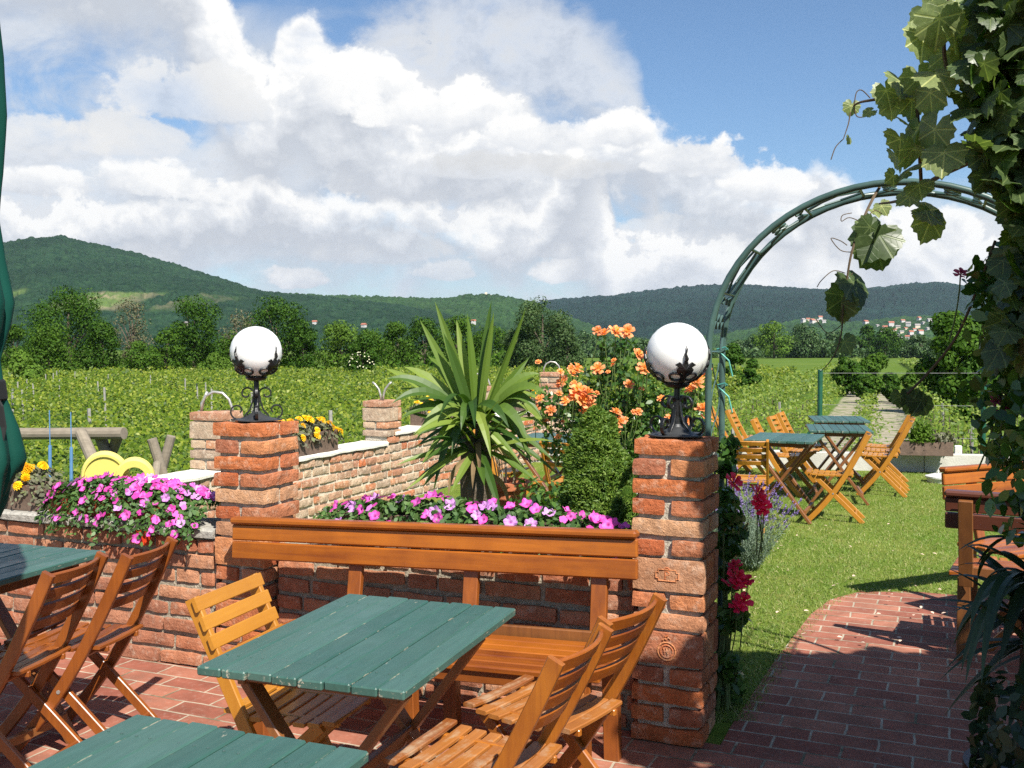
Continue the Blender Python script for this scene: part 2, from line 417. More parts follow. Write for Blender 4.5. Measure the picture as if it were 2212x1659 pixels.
def brick_mat(name, stops, pale, amount, bump=.9):
    m, nt, b, out = material(name); co = obj_co(nt); r = rnd(nt)
    col = nt.ramp(r, [(p, tuple(c * (.84 if name != 'old_pale_brick' else .78) for c in q)) for p, q in stops])
    n1 = nt.noise(co, 14, 6, .65); n2 = nt.noise(co, 75, 5, .7)
    col = nt.mix(1.0, col, nt.mix(nt.mapr(n1, .25, .75), (.66, .62, .6), (1.28, 1.25, 1.2)), 'MULTIPLY')
    col = nt.mix(nt.math('MULTIPLY', nt.mapr(nt.noise(co, 23, 6, .7), .52, .70), amount), col, pale)
    col = nt.mix(nt.mapr(n2, .64, .74, 0, .5), col, (.10, .05, .035))
    nt.put(b.inputs['Base Color'], col); b.inputs['Roughness'].default_value = .9; b.inputs['Specular IOR Level'].default_value = .2
    h = nt.math('ADD', nt.math('MULTIPLY', nt.noise(co, 40, 8, .7, .5), .8), nt.math('MULTIPLY', n2, .4))
    nt.put(b.inputs['Normal'], nt.bump(h, bump, .012))
    return m
def green_table(name):
    """green paint on planks that run along y; worn to bare wood along their edges and in a few streaks"""
    m, nt, b, out = material(name); co = obj_co(nt); r = rnd(nt)
    sep = nt.new('ShaderNodeSeparateXYZ'); nt.put(sep.inputs[0], co); x, y, z = sep.outputs
    pw = .61 / 8
    fr = nt.math('FRACT', nt.math('ADD', nt.math('DIVIDE', x, pw), 40.0))
    ed = nt.math('MULTIPLY', nt.math('ABSOLUTE', nt.math('SUBTRACT', fr, .5)), 2)
    endd = nt.math('ABSOLUTE', y)
    long = nt.noise(nt.mapping(co, (60, 7, 60)), 1, 4, .6)
    near = nt.math('MAXIMUM', nt.mapr(ed, .90, .985), nt.mapr(endd, .409, .419, 0, .9))
    chips = nt.math('MULTIPLY', nt.mapr(nt.noise(nt.mapping(co, (50, 16, 50), loc=(5, 2, 1)), 1, 6, .7), .58, .63), near)
    streak = nt.math('MULTIPLY', nt.mapr(nt.noise(nt.mapping(co, (90, 26, 90)), 1, 3, .6), .63, .67), nt.mapr(nt.noise(co, 4.2, 3), .64, .70))
    worn = nt.math('MAXIMUM', chips, streak, clamp=True)
    base = nt.mix(r, (.019, .062, .049), (.034, .088, .072))
    base = nt.mix(nt.mapr(long, .3, .7), base, nt.mix(1.0, base, (1.35, 1.3, 1.3), 'MULTIPLY'))
    base = nt.mix(nt.mapr(nt.noise(co, 3, 5, .6), .45, .75, 0, .25), base, (.09, .13, .11))
    nt.put(b.inputs['Base Color'], nt.mix(worn, base, (.42, .36, .27)))
    nt.put(b.inputs['Roughness'], nt.mapr(nt.noise(co, 12, 4), .3, .7, .34, .55))
    b.inputs['Specular IOR Level'].default_value = .55
    nt.put(b.inputs['Normal'], nt.bump(nt.math('ADD', long, nt.math('MULTIPLY', worn, -.6)), .25, .002))
    return m
def paving(name, c1, c2, mort, scale, bw, bh, rot, ms=.012, squash=1):
    m, nt, b, out = material(name); co = obj_co(nt)
    wob = nt.new('ShaderNodeVectorMath', operation='ADD')
    nz = nt.new('ShaderNodeTexNoise'); nt.put(nz.inputs[0], co); nz.inputs['Scale'].default_value = 9
    sc = nt.new('ShaderNodeVectorMath', operation='SCALE'); nt.put(sc.inputs[0], nz.outputs['Color']); sc.inputs['Scale'].default_value = .014
    nt.put(wob.inputs[0], nt.mapping(co, rot=(0, 0, rot))); nt.put(wob.inputs[1], sc.outputs[0])
    br = nt.new('ShaderNodeTexBrick'); nt.put(br.inputs['Vector'], wob.outputs[0])
    br.inputs['Color1'].default_value = (*c1, 1); br.inputs['Color2'].default_value = (*c2, 1); br.inputs['Mortar'].default_value = (*mort, 1)
    br.inputs['Scale'].default_value = 1; br.inputs['Mortar Size'].default_value = ms; br.inputs['Mortar Smooth'].default_value = .25
    br.inputs['Brick Width'].default_value = bw; br.inputs['Row Height'].default_value = bh; br.inputs['Bias'].default_value = 0
    n = nt.noise(co, 6, 6, .65); n2 = nt.noise(co, 45, 5, .7)
    col = nt.mix(1.0, br.outputs[0], nt.mix(nt.mapr(n, .3, .7), (.72, .70, .68), (1.22, 1.2, 1.18)), 'MULTIPLY')
    col = nt.mix(nt.math('MULTIPLY', nt.mapr(n2, .55, .75), .35), col, (.42, .36, .30))
    col = nt.mix(nt.mapr(nt.noise(co, 1.7, 7, .75), .52, .72, 0, .55), col, (.12, .085, .06))
    col = nt.mix(nt.math('MULTIPLY', br.outputs['Fac'], nt.mapr(nt.noise(co, 2.6, 5, .7), .50, .60, 0, .8)), col, (.075, .075, .035))
    nt.put(b.inputs['Base Color'], col); b.inputs['Roughness'].default_value = .85; b.inputs['Specular IOR Level'].default_value = .25
    h = nt.math('ADD', nt.math('MULTIPLY', br.outputs['Fac'], -1.0), nt.math('MULTIPLY', n2, .35))
    nt.put(b.inputs['Normal'], nt.bump(h, .6, .006))
    return m

M_BRICK = brick_mat('red_brick', [(0, (.44, .12, .05)), (.2, (.58, .19, .07)), (.4, (.36, .13, .075)), (.55, (.62, .27, .12)), (.7, (.50, .17, .08)), (.85, (.60, .34, .19)), (1, (.30, .11, .07))], (.62, .45, .33), .5, 1.0)
M_OLD = brick_mat('old_pale_brick', [(0, (.58, .36, .24)), (.2, (.50, .24, .15)), (.4, (.62, .46, .32)), (.62, (.44, .33, .25)), (.8, (.60, .30, .17)), (.9, (.55, .17, .07)), (1, (.66, .50, .36))], (.74, .64, .50), .55)
M_WALLB = brick_mat('terrace_wall_brick', [(0, (.42, .15, .08)), (.3, (.52, .22, .12)), (.55, (.37, .16, .10)), (.8, (.56, .28, .16)), (1, (.34, .12, .07))], (.55, .44, .34), .45)
M_MORTAR = plain('lime_mortar', (.46, .42, .34), .95, var=.35, nscale=45, bump=.9, spec=.1, bscale=90)
M_MORTARD = plain('dark_mortar', (.34, .30, .23), .95, var=.4, nscale=45, bump=.9, spec=.1, bscale=90)
M_CONC = plain('grey_concrete', (.36, .34, .30), .95, var=.3, nscale=30, bump=.8, spec=.15)
M_WHITEWASH = plain('white_coping', (.78, .74, .66), .9, var=.08, nscale=12, bump=.4, spec=.15)
M_WOODX = wood('varnished_wood_x', (.19, .038, .004), (.55, .160, .011), 0)
M_WOODY = wood('varnished_wood_y', (.22, .045, .006), (.50, .150, .016), 1)
M_WOODZ = wood('varnished_wood_z', (.25, .060, .008), (.60, .205, .020), 2)
M_SEATX = wood('worn_seat_wood', (.27, .075, .010), (.56, .21, .035), 0, worn=((.38, .27, .17), .8), rough=.5)
M_REDX = wood('red_brown_wood_x', (.17, .040, .006), (.42, .120, .016), 0)
M_REDZ = wood('red_brown_wood_z', (.17, .040, .006), (.42, .120, .016), 2)
M_YELX = wood('yellow_wood_x', (.46, .17, .012), (.66, .29, .030), 0)
M_YELZ = wood('yellow_wood_z', (.46, .17, .012), (.66, .29, .030), 2)
M_DARKZ = wood('table_leg_wood', (.16, .055, .016), (.34, .13, .035), 2)
M_DARKX = wood('dark_brown_wood_x', (.09, .022, .010), (.17, .050, .024), 0)  # darker brown, for the bench seen from behind
M_GREYW = wood('weathered_wood', (.20, .165, .12), (.40, .335, .25), 0, rough=.8, coat=0)
M_BROWNBOX = plain('brown_planter_wood', (.13, .085, .06), .8, var=.35, nscale=15, bump=.4)
M_TABLE = green_table('green_table_paint')
M_IRON = plain('black_wrought_iron', (.010, .010, .011), .42, var=.3, nscale=40, bump=.25, spec=.5)
M_BASE = plain('grey_iron_plate', (.045, .047, .05), .5, metal=.3, var=.3, bump=.2)
M_GREENMET = plain('green_painted_tube', (.055, .105, .092), .38, var=.25, nscale=14)
M_POST = plain('green_fence_post', (.010, .085, .045), .45, var=.25)
M_GREYMET = plain('grey_tube_metal', (.45, .43, .40), .4, metal=.5, var=.2)
M_TERRA = plain('terracotta', (.46, .15, .065), .85, var=.2, nscale=9, bump=.2)
M_TERRAD = plain('dark_red_pot', (.30, .05, .02), .6, var=.2)
M_YELLOWP = plain('yellow_plastic', (.80, .66, .17), .4, var=.04)
M_BLUEP = plain('blue_paint', (.10, .23, .42), .5, var=.15)
M_WHITEP = plain('white_enamel', (.72, .72, .70), .35, var=.06)
M_SOIL = plain('soil', (.06, .045, .03), 1, var=.4, bump=.8)
M_BARK = plain('bark', (.11, .085, .06), .95, var=.4, nscale=8, bump=.9)
M_STEM = plain('brown_stem', (.09, .06, .03), .8, var=.3)
M_GSTEM = plain('green_stem', (.10, .15, .04), .6, var=.3)
M_CLOTH = plain('green_parasol_cloth', (.003, .055, .040), .75, var=.15, nscale=5, bump=.15, spec=.2, bscale=300)
M_STRAP = plain('black_strap', (.006, .007, .007), .8)
def glass_globe():
    m, nt, b, out = material('opal_glass')
    b.inputs['Base Color'].default_value = (.84, .84, .83, 1); b.inputs['Roughness'].default_value = .22
    t = nt.new('ShaderNodeBsdfTranslucent'); t.inputs[0].default_value = (.93, .93, .92, 1); mx = nt.new('ShaderNodeMixShader'); mx.inputs[0].default_value = .15
    nt.l.new(b.outputs[0], mx.inputs[1]); nt.l.new(t.outputs[0], mx.inputs[2]); nt.l.new(mx.outputs[0], out.inputs[0])
    return m
M_GLOBE = glass_globe()
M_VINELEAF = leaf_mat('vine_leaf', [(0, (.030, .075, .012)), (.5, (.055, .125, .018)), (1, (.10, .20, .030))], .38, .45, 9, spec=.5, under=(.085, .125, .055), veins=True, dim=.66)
M_SUNVINE = leaf_mat('painted_sun_vine_leaf', [(0, (.085, .150, .018)), (.5, (.15, .225, .032)), (1, (.24, .30, .07))], .42, .45, spec=.5, under=(.22, .27, .12), veins=True, dim=.95)  # paler copy of the vine leaf: sunlight on the fringe put into its colour
M_ROSELEAF = leaf_mat('rose_leaf', [(0, (.030, .085, .014)), (.6, (.060, .140, .022)), (1, (.13, .23, .05))], .30, .28, spec=.6)
M_ROWLEAF = leaf_mat('vineyard_leaf', [(0, (.034, .078, .005)), (.35, (.085, .145, .008)), (.75, (.155, .215, .014)), (.92, (.24, .285, .030)), (1, (.31, .34, .07))], .5, .28, .30, (1.5, 1.3, .4), .25)
M_ROWYOUNG = leaf_mat('young_vineyard_leaf', [(0, (.055, .115, .010)), (.5, (.12, .19, .018)), (.9, (.21, .275, .040)), (1, (.28, .33, .08))], .5, .28, .30, (1.5, 1.3, .4), .25)
M_FLOWERLEAF = leaf_mat('bedding_leaf', [(0, (.035, .085, .018)), (.5, (.06, .135, .028)), (1, (.12, .21, .05))], .5, .25)
M_GREYLEAF = leaf_mat('marigold_leaf', [(0, (.10, .105, .06)), (.5, (.16, .155, .10)), (1, (.14, .17, .06))], .7, .15)
M_SPRUCE = leaf_mat('spruce_needle', [(0, (.060, .135, .012)), (.5, (.115, .205, .022)), (1, (.20, .29, .04))], .6, .25, .3)
M_YUCCA = leaf_mat('yucca_leaf', [(0, (.035, .09, .014)), (.45, (.11, .19, .026)), (1, (.26, .34, .06))], .48, .34, spec=.4)
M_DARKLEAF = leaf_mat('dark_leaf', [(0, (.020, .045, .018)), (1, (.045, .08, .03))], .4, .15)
M_LAV = leaf_mat('lavender_stem', [(0, (.10, .16, .10)), (1, (.20, .26, .18))], .7, .1)
M_LAVF = leaf_mat('lavender_flower', [(0, (.16, .10, .32)), (1, (.30, .21, .46))], .7, .2, tcol=(1, 1, 1))
TREES = {
 'dark': leaf_mat('dark_tree_leaf', [(0, (.024, .066, .006)), (.5, (.038, .095, .009)), (1, (.066, .130, .014))], .6, .2, .25, spec=.1),
 'mid': leaf_mat('mid_tree_leaf', [(0, (.040, .095, .009)), (.5, (.058, .128, .012)), (1, (.095, .170, .020))], .6, .25, .25, spec=.1),
 'light': leaf_mat('light_tree_leaf', [(0, (.075, .145, .016)), (.5, (.10, .185, .022)), (1, (.145, .235, .038))], .6, .25, .25, spec=.1),
 'grey': leaf_mat('willow_leaf', [(0, (.035, .075, .022)), (.5, (.065, .115, .038)), (1, (.11, .16, .06))], .6, .25, .25, spec=.1),
 'brown': leaf_mat('dry_twig', [(0, (.09, .085, .04)), (.6, (.15, .13, .075)), (1, (.12, .15, .05))], .8, .1, .25),
 'far': leaf_mat('far_tree_leaf', [(0, (.035, .085, .022)), (.5, (.055, .115, .03)), (1, (.095, .165, .045))], .6, .2, .06),
}
def blossom_mat(name, rim, mid, core, r0, r1, rough=.55):
    m, nt, b, out = material(name); co = obj_co(nt)
    sep = nt.new('ShaderNodeSeparateXYZ'); nt.put(sep.inputs[0], co)
    rr = nt.math('SQRT', nt.math('ADD', nt.math('POWER', sep.outputs[0], 2), nt.math('POWER', sep.outputs[1], 2)))
    info = nt.new('ShaderNodeObjectInfo')
    col = nt.ramp(nt.mapr(rr, r0, r1), [(0, core), (.35, mid), (1, rim)])
    col = nt.mix(1.0, col, nt.mix(info.outputs['Random'], (.75, .72, .78), (1.2, 1.25, 1.15)), 'MULTIPLY')
    t = nt.new('ShaderNodeBsdfTranslucent'); mx = nt.new('ShaderNodeMixShader'); mx.inputs[0].default_value = .3
    nt.put(t.inputs[0], col); nt.put(b.inputs['Base Color'], col); b.inputs['Roughness'].default_value = rough
    nt.l.new(b.outputs[0], mx.inputs[1]); nt.l.new(t.outputs[0], mx.inputs[2]); nt.l.new(mx.outputs[0], out.inputs[0])
    return m
M_PET = blossom_mat('magenta_petunia', (.72, .06, .42), (.80, .14, .55), (.30, .01, .16), .001, .024)
M_PETL = blossom_mat('lilac_petunia', (.62, .26, .66), (.70, .34, .70), (.40, .08, .36), .001, .024)
M_MARI = blossom_mat('yellow_marigold', (.95, .62, .008), (.92, .50, .004), (.80, .30, .003), .0, .028)
M_ORANGE = blossom_mat('orange_rose_petal', (.88, .34, .15), (.88, .28, .06), (.85, .40, .04), .0, .04)
M_RED = blossom_mat('red_rose_petal', (.92, .022, .10), (.85, .015, .07), (.65, .006, .03), .0, .04)
M_PINK = blossom_mat('pink_rose_petal', (.50, .10, .22), (.45, .06, .14), (.3, .03, .07), .0, .04)
M_WHITEF = blossom_mat('cream_blossom', (.80, .78, .62), (.75, .72, .5), (.6, .6, .3), .0, .1)
# ---------------------------------------------------------------- the garden's own axes: a runs along the front wall, b away from the camera
O2 = Vector((.671, 4.08, 0)); ANG = -math.atan2(.392, .92)
TV = Vector((math.cos(ANG), math.sin(ANG), 0)); UV = Vector((-math.sin(ANG), math.cos(ANG), 0))
ANGV = math.radians(-19.9)
TVV = Vector((math.cos(ANGV), math.sin(ANGV), 0)); UVV = Vector((-math.sin(ANGV), math.cos(ANGV), 0))
def WV(a, b, z=0.0): return O2 + TVV * a + UVV * b + Vector((0, 0, z))          # along the vine rows
def W(a, b, z=0.0): return O2 + TV * a + UV * b + Vector((0, 0, z))
def AB(p): q = Vector((p[0], p[1], 0)) - O2; return q.dot(TV), q.dot(UV)

# ---------------------------------------------------------------- terrain, lawn, paving
def zter(x, y):
    r = math.hypot(x, y)
    P = [(0, -1.0), (14, -1.0), (50, -1.6), (100, -2.1), (250, -2.7), (500, -3.2), (20000, -3.6)]
    for (r0, z0), (r1, z1) in zip(P, P[1:]):
        if r <= r1: return z0 + (z1 - z0) * (r - r0) / (r1 - r0)
    return -3.6
def build_ground():
    m, nt, b, out = material('vineyard_ground'); co = obj_co(nt)
    sep = nt.new('ShaderNodeSeparateXYZ'); nt.put(sep.inputs[0], co)
    dist = nt.math('SQRT', nt.math('ADD', nt.math('POWER', sep.outputs[0], 2), nt.math('POWER', sep.outputs[1], 2)))
    n1 = nt.noise(co, .9, 6, .65); n2 = nt.noise(co, 9, 6, .7)
    soil = nt.mix(n2, (.20, .17, .12), (.38, .34, .26))
    grass = nt.mix(n2, (.045, .085, .012), (.12, .19, .035))
    rot = nt.new('ShaderNodeSeparateXYZ'); nt.put(rot.inputs[0], nt.mapping(co, rot=(0, 0, -ANGV), loc=(-(O2.x * TVV.x + O2.y * TVV.y), 0, 0)))
    aa = nt.math('ADD', rot.outputs[0], nt.math('MULTIPLY', nt.math('SUBTRACT', n1, .5), .4))
    strip_m = nt.math('MULTIPLY', nt.mapr(aa, -1.25, -1.1), nt.mapr(aa, 2.0, 2.2, 1, 0))
    mixf = nt.math('MAXIMUM', nt.math('MULTIPLY', strip_m, nt.mapr(nt.noise(co, 2.2, 4), .62, .52)), nt.mapr(n1, .60, .68, 0, .7))
    near = nt.mix(mixf, grass, soil)
    strip = nt.noise(nt.mapping(co, (.012, .11, 1), rot=(0, 0, .12)), 1, 4, .6)
    far = nt.ramp(strip, [(.30, (.050, .095, .014)), (.45, (.105, .155, .026)), (.55, (.068, .120, .018)), (.7, (.15, .19, .045))])
    far = nt.mix(1.0, far, nt.mix(nt.noise(co, .35, 5, .7), (.6, .62, .6), (1.35, 1.35, 1.3)), 'MULTIPLY')
    nt.put(b.inputs['Base Color'], nt.mix(nt.mapr(dist, 85, 110), near, far)); b.inputs['Roughness'].default_value = 1
    b.inputs['Specular IOR Level'].default_value = .05
    nt.put(b.inputs['Normal'], nt.bump(n2, .6, .05))
    xs = [-9000, -5000, -3000, -1500, -800, -400, -250] + list(range(-150, 151, 10)) + [250, 400, 800, 1500, 3000, 5000, 9000]
    ys = [-9000, -3000, -1000, -300, -100, -40] + list(range(-20, 151, 10)) + [200, 300, 450, 700, 1100, 2000, 4000, 7000, 12000]
    g = MB(); V = [(x, y, zter(x, y)) for y in ys for x in xs]; n = len(xs)
    F = [(j * n + i, j * n + i + 1, j * n + n + i + 1, j * n + n + i) for j in range(len(ys) - 1) for i in range(n - 1)]
    g.add(V, F)
    tag(g.build('ground', m, recalc=False), kind='structure')
build_ground()

def slab(name, poly, z0, z1, mat):
    """a flat-topped block over a polygon given in garden axes"""
    g = MB(); n = len(poly)
    g.add([(a, b, z1) for a, b in poly] + [(a, b, z0) for a, b in poly], [tuple(range(n)), tuple(range(2 * n - 1, n - 1, -1))] + [(i, i + n, (i + 1) % n + n, (i + 1) % n) for i in range(n)])
    o = g.build(name, mat); o.location = O2; o.rotation_euler = (0, 0, ANG)
    return tag(o, kind='structure')
def rear_b(a): return 9.5 + .2 * a
LAWN = [(-4.1, -9), (14, -9), (14, rear_b(14)), (-4.1, rear_b(-4.1))]
def lawn_mat():
    m, nt, b, out = material('lawn_turf'); co = obj_co(nt)
    n1 = nt.noise(co, 1.3, 5, .6); n2 = nt.noise(co, 60, 4, .7)
    c = nt.mix(nt.mapr(n1, .35, .65), (.095, .165, .022), (.175, .215, .048))
    c = nt.mix(nt.mapr(nt.noise(co, 3.1, 5, .7), .55, .72, 0, .6), c, (.26, .22, .085))
    c = nt.mix(1.0, c, nt.mix(nt.mapr(n2, .3, .7), (.65, .66, .6), (1.35, 1.3, 1.2)), 'MULTIPLY')
    nt.put(b.inputs['Base Color'], c); b.inputs['Roughness'].default_value = 1; b.inputs['Specular IOR Level'].default_value = .05
    nt.put(b.inputs['Normal'], nt.bump(n2, .8, .02))
    return m
slab('lawn', LAWN, -1.25, 0.0, lawn_mat())
M_PAVE = paving('clay_paving', (.22, .072, .048), (.34, .142, .092), (.39, .33, .25), 1, .262, .125, 0, .006)
PATH = [(-4.08, -8), (-4.08, -.06), (-2.26, -.06), (.20, -.06), (.20, .15), (.24, 1.2), (.30, 2.1), (.37, 2.5), (.52, 2.78), (.85, 2.93), (1.5, 2.95), (2.4, 2.9), (2.4, -8)]
slab('terrace_paving', PATH, -.02, .006, M_PAVE)

def inside(a, b, poly):
    c = False; n = len(poly)
    for i in range(n):
        (x0, y0), (x1, y1) = poly[i], poly[(i + 1) % n]
        if (y0 > b) != (y1 > b) and a < (x1 - x0) * (b - y0) / (y1 - y0) + x0: c = not c
    return c
def build_grass():
    g = random.Random(3); P = []; S = []
    n = 0
    while n < 95000:
        Y = 4.2 + 9.6 * g.random() ** 1.35; k = g.uniform(-.10, .60); X = k * Y
        a, b = AB((X, Y))
        if b < .15 or a > 13.5 or b > rear_b(a) - .15 or a < -3.95: continue
        if X / Y < .19 and g.random() > .25: continue
        if inside(a, b, [(q[0] + (g.uniform(-.02, .10) if q[0] < .9 else 0), q[1] - .02) for q in PATH[3:]]): continue
        P.append((X, Y, .008)); S.append(g.uniform(.016, .034) * (.8 + .05 * Y)); n += 1
    m = leaf_mat('grass_blade', [(0, (.12, .215, .025)), (.5, (.205, .29, .06)), (.80, (.31, .345, .11)), (1, (.52, .45, .22))], .55, .3, .9)
    o = cloud_mesh('grass', P, S, [(-.5, .09, 0), (-.5, -.09, 0), (.55, 0, 0)], m, seed=4, roll=(0, 0, 1.1))
    tag(o, kind='stuff')
    # fallen petals
    P = []
    for i in range(70):
        p = onz(g.uniform(1570, 2080), g.uniform(1130, 1400)); P.append((p.x, p.y, .03))
    o = cloud_mesh('fallen_petals', P, .03, OVAL, plain('petal_litter', (.75, .55, .42), .8), seed=9, nrm=[(0, 0, 1)] * len(P), spread=.3)
    tag(o, kind='stuff')
build_grass()

# ---------------------------------------------------------------- brickwork
def course(g, kind, zc, L, seed, bw=.132, bh=.068, amp=.0042):
    rn = random.Random(seed); j = lambda s=.003: rn.uniform(-s, s)
    if kind in 'sh':
        rot = 0 if kind == 's' else math.pi / 2
        off = (L - bw) / 2
        for k in (-1, 1):
            M = Matrix.Rotation(rot, 4, 'Z') @ Matrix.Translation((j(), k * off + j(), zc)) @ Matrix.Rotation(j(.012), 4, 'Z') @ Matrix.Rotation(j(.012), 4, 'Y')
            g.brick(M, L + j(.006), bw + j(.003), bh + j(.003), seed * 7 + k + 2, .007, amp, (10, 5, 4))
    else:                                                     # bricks set on edge, big faces outwards
        for k in range(4):
            w = L + .004 if k % 2 == 0 else L - .14
            M = Matrix.Rotation(k * math.pi / 2, 4, 'Z') @ Matrix.Translation((0, -(L - .06) / 2 + j(), zc))
            g.brick(M, w, .062, .13, seed * 11 + k, .006, amp * .7, (12, 3, 6))
def pillar(name, label, loc, rz, top, stack, mat, mort, L=.288, pitch=.08, epitch=.136, seed=1, group=None, emblem=False):
    t = thing(name, label, 'brick pillar', loc, rz, group)
    g = MB(); z = top
    zs = {}
    for i, k in enumerate(stack):
        h = epitch if k in 'EPQ' else pitch
        course(g, k if k in 'sh' else 'E', z - h / 2, L, seed * 50 + i, bh=pitch - .017)
        if k in 'PQ': zs[k] = z - h / 2
        z -= h
    g.build('brickwork', mat, t, recalc=False)
    c = MB(); c.cbox(Matrix.Translation((0, 0, (top - .02 + z) / 2)), L - .040, L - .040, top - .02 - z, .004); c.build('mortar', mort, t)
    if emblem:
        y = -L / 2 - .0015; zc = zs['P']; e = MB()
        def line(pts, r=.0036): e.tube([(x, y, zz) for x, zz in pts], r, 6)
        w, h, n = .046, .022, .010
        line([(-w + n, zc + h), (w - n, zc + h), (w - n, zc + h - n), (w, zc + h - n), (w, zc - h + n), (w - n, zc - h + n), (w - n, zc - h), (-w + n, zc - h), (-w + n, zc - h + n), (-w, zc - h + n), (-w, zc + h - n), (-w + n, zc + h - n), (-w + n, zc + h)])
        line([(-.008, zc - .015), (-.008, zc + .015), (.002, zc + .015), (.008, zc + .011), (.009, zc + .006), (.006, zc + .001), (-.007, zc)], .003)
        line([(-.011, zc - .015), (-.004, zc - .015)], .0024)
        line([(-.010, zc + h + .002), (-.004, zc + h + .008), (.004, zc + h + .008), (.010, zc + h + .002)])
        zc = zs['Q'] - .008
        for r in (.036, .025): line([(r * math.cos(2 * math.pi * k / 24), zc + r * math.sin(2 * math.pi * k / 24)) for k in range(25)])
        line([(-.013, zc + .013), (-.008, zc - .013), (-.002, zc + .006)]); line([(-.002, zc + .013), (.004, zc - .013), (.013, zc + .013)])
        line([(-.012, zc - .002), (.010, zc + .002)])
        line([(-.016, zc + .044), (-.008, zc + .052), (0, zc + .046), (.006, zc + .056), (.016, zc + .050)])
        line([(-.006, zc + .058), (.004, zc + .064)])
        e.build('stamped_emblem', mat, t)
    return t
PSTACK = 'shshshPhsQhshs'
PZ = 1.235
pillar('brick_pillar', 'red brick pillar with stamped bricks under the larger white globe, beside the path', W(0, 0), ANG, PZ, PSTACK, M_BRICK, M_MORTAR, seed=3, emblem=True)
pillar('brick_pillar', 'red brick pillar carrying a white globe lamp at the left end of the wooden bench', W(-2.085, 0), ANG, PZ, 'hshshshEhsEhsh'.replace('hshshsh', 'shshshs'), M_BRICK, M_MORTAR, seed=9)

def brick_wall(t, name, length, thick, z0, n, mat, mort, x0=0.0, pitch=.085, bh=.064, seed=1, lens=(.28, .28, .135, .20), gap=.018, amp=.004, div=(7, 3, 3), bottom=None):
    rn = random.Random(seed); g = MB()
    for i in range(n):
        x = x0; z = z0 + pitch * (i + .5)
        if i % 2: x -= rn.uniform(.05, .14)
        while x < x0 + length - .03:
            L = rn.choice(lens) + rn.uniform(-.012, .012); a, b2 = max(x, x0), min(x + L, x0 + length)
            if b2 - a > .035:
                M = Matrix.Translation(((a + b2) / 2, rn.uniform(-.006, .006), z + rn.uniform(-.003, .003))) @ Matrix.Rotation(rn.uniform(-.02, .02), 4, 'Y') @ Matrix.Rotation(rn.uniform(-.012, .012), 4, 'Z')
                g.brick(M, b2 - a - gap, thick + rn.uniform(-.006, .006), bh + rn.uniform(-.005, .003), seed * 1000 + i * 61 + int(x * 100), .008, amp, div)
            x += L
    g.build(name, mat, t, recalc=False)
    zb = z0 - .05 if bottom is None else bottom
    c = MB(); c.box((x0 + length / 2, 0, (zb + z0 + n * pitch - .01) / 2), (length - .01, thick - .034, z0 + n * pitch - .01 - zb)); c.build('mortar', mort, t)
def rough_slab(t, name, x0, x1, thick, z0, z1, mat, seed=1, y=0.0, step=.05):
    """a hand-laid slab: uneven top and edges"""
    n = max(2, int((x1 - x0) / step)); g = MB(); V = []; F = []
    for i in range(n + 1):
        x = x0 + (x1 - x0) * i / n
        q = lambda k, s: noise.noise(Vector((x * 5, k * 9.3, seed))) * s
        a, b = -thick / 2 + q(1, .014), thick / 2 + q(2, .014); zt = z1 + q(3, .008); zb = z0 + q(4, .010)
        V += [(x, y + a, zb), (x, y + a - .002, zt - .012), (x, y + a + .012, zt), (x, y + b - .012, zt), (x, y + b, zt - .012), (x, y + b, zb)]
    for i in range(n):
        for k in range(6): F.append((i * 6 + k, i * 6 + (k + 1) % 6, i * 6 + 6 + (k + 1) % 6, i * 6 + 6 + k))
    F += [tuple(range(6)), tuple(n * 6 + k for k in range(6))]
    g.add(V, F); return g.build(name, mat, t)
# low walls of the terrace
t = thing('low_brick_wall', 'low terrace wall of red bricks under a grey concrete cap, behind the two left chairs', 'brick wall', W(-4.1, 0), ANG)
brick_wall(t, 'brickwork', 1.85, .24, 0.0, 8, M_WALLB, M_MORTARD, seed=21, pitch=.0825, lens=(.27, .27, .15, .22))
rough_slab(t, 'concrete_cap', 0.0, 1.85, .275, .662, .705, M_CONC, 4)
t = thing('low_brick_wall', 'low red brick wall between the two lamp pillars, half hidden behind the wooden bench', 'brick wall', W(-1.935, .07), ANG)
brick_wall(t, 'brickwork', 1.785, .27, 0.0, 8, M_WALLB, M_MORTARD, seed=22, pitch=.0825, lens=(.27, .27, .15, .22))
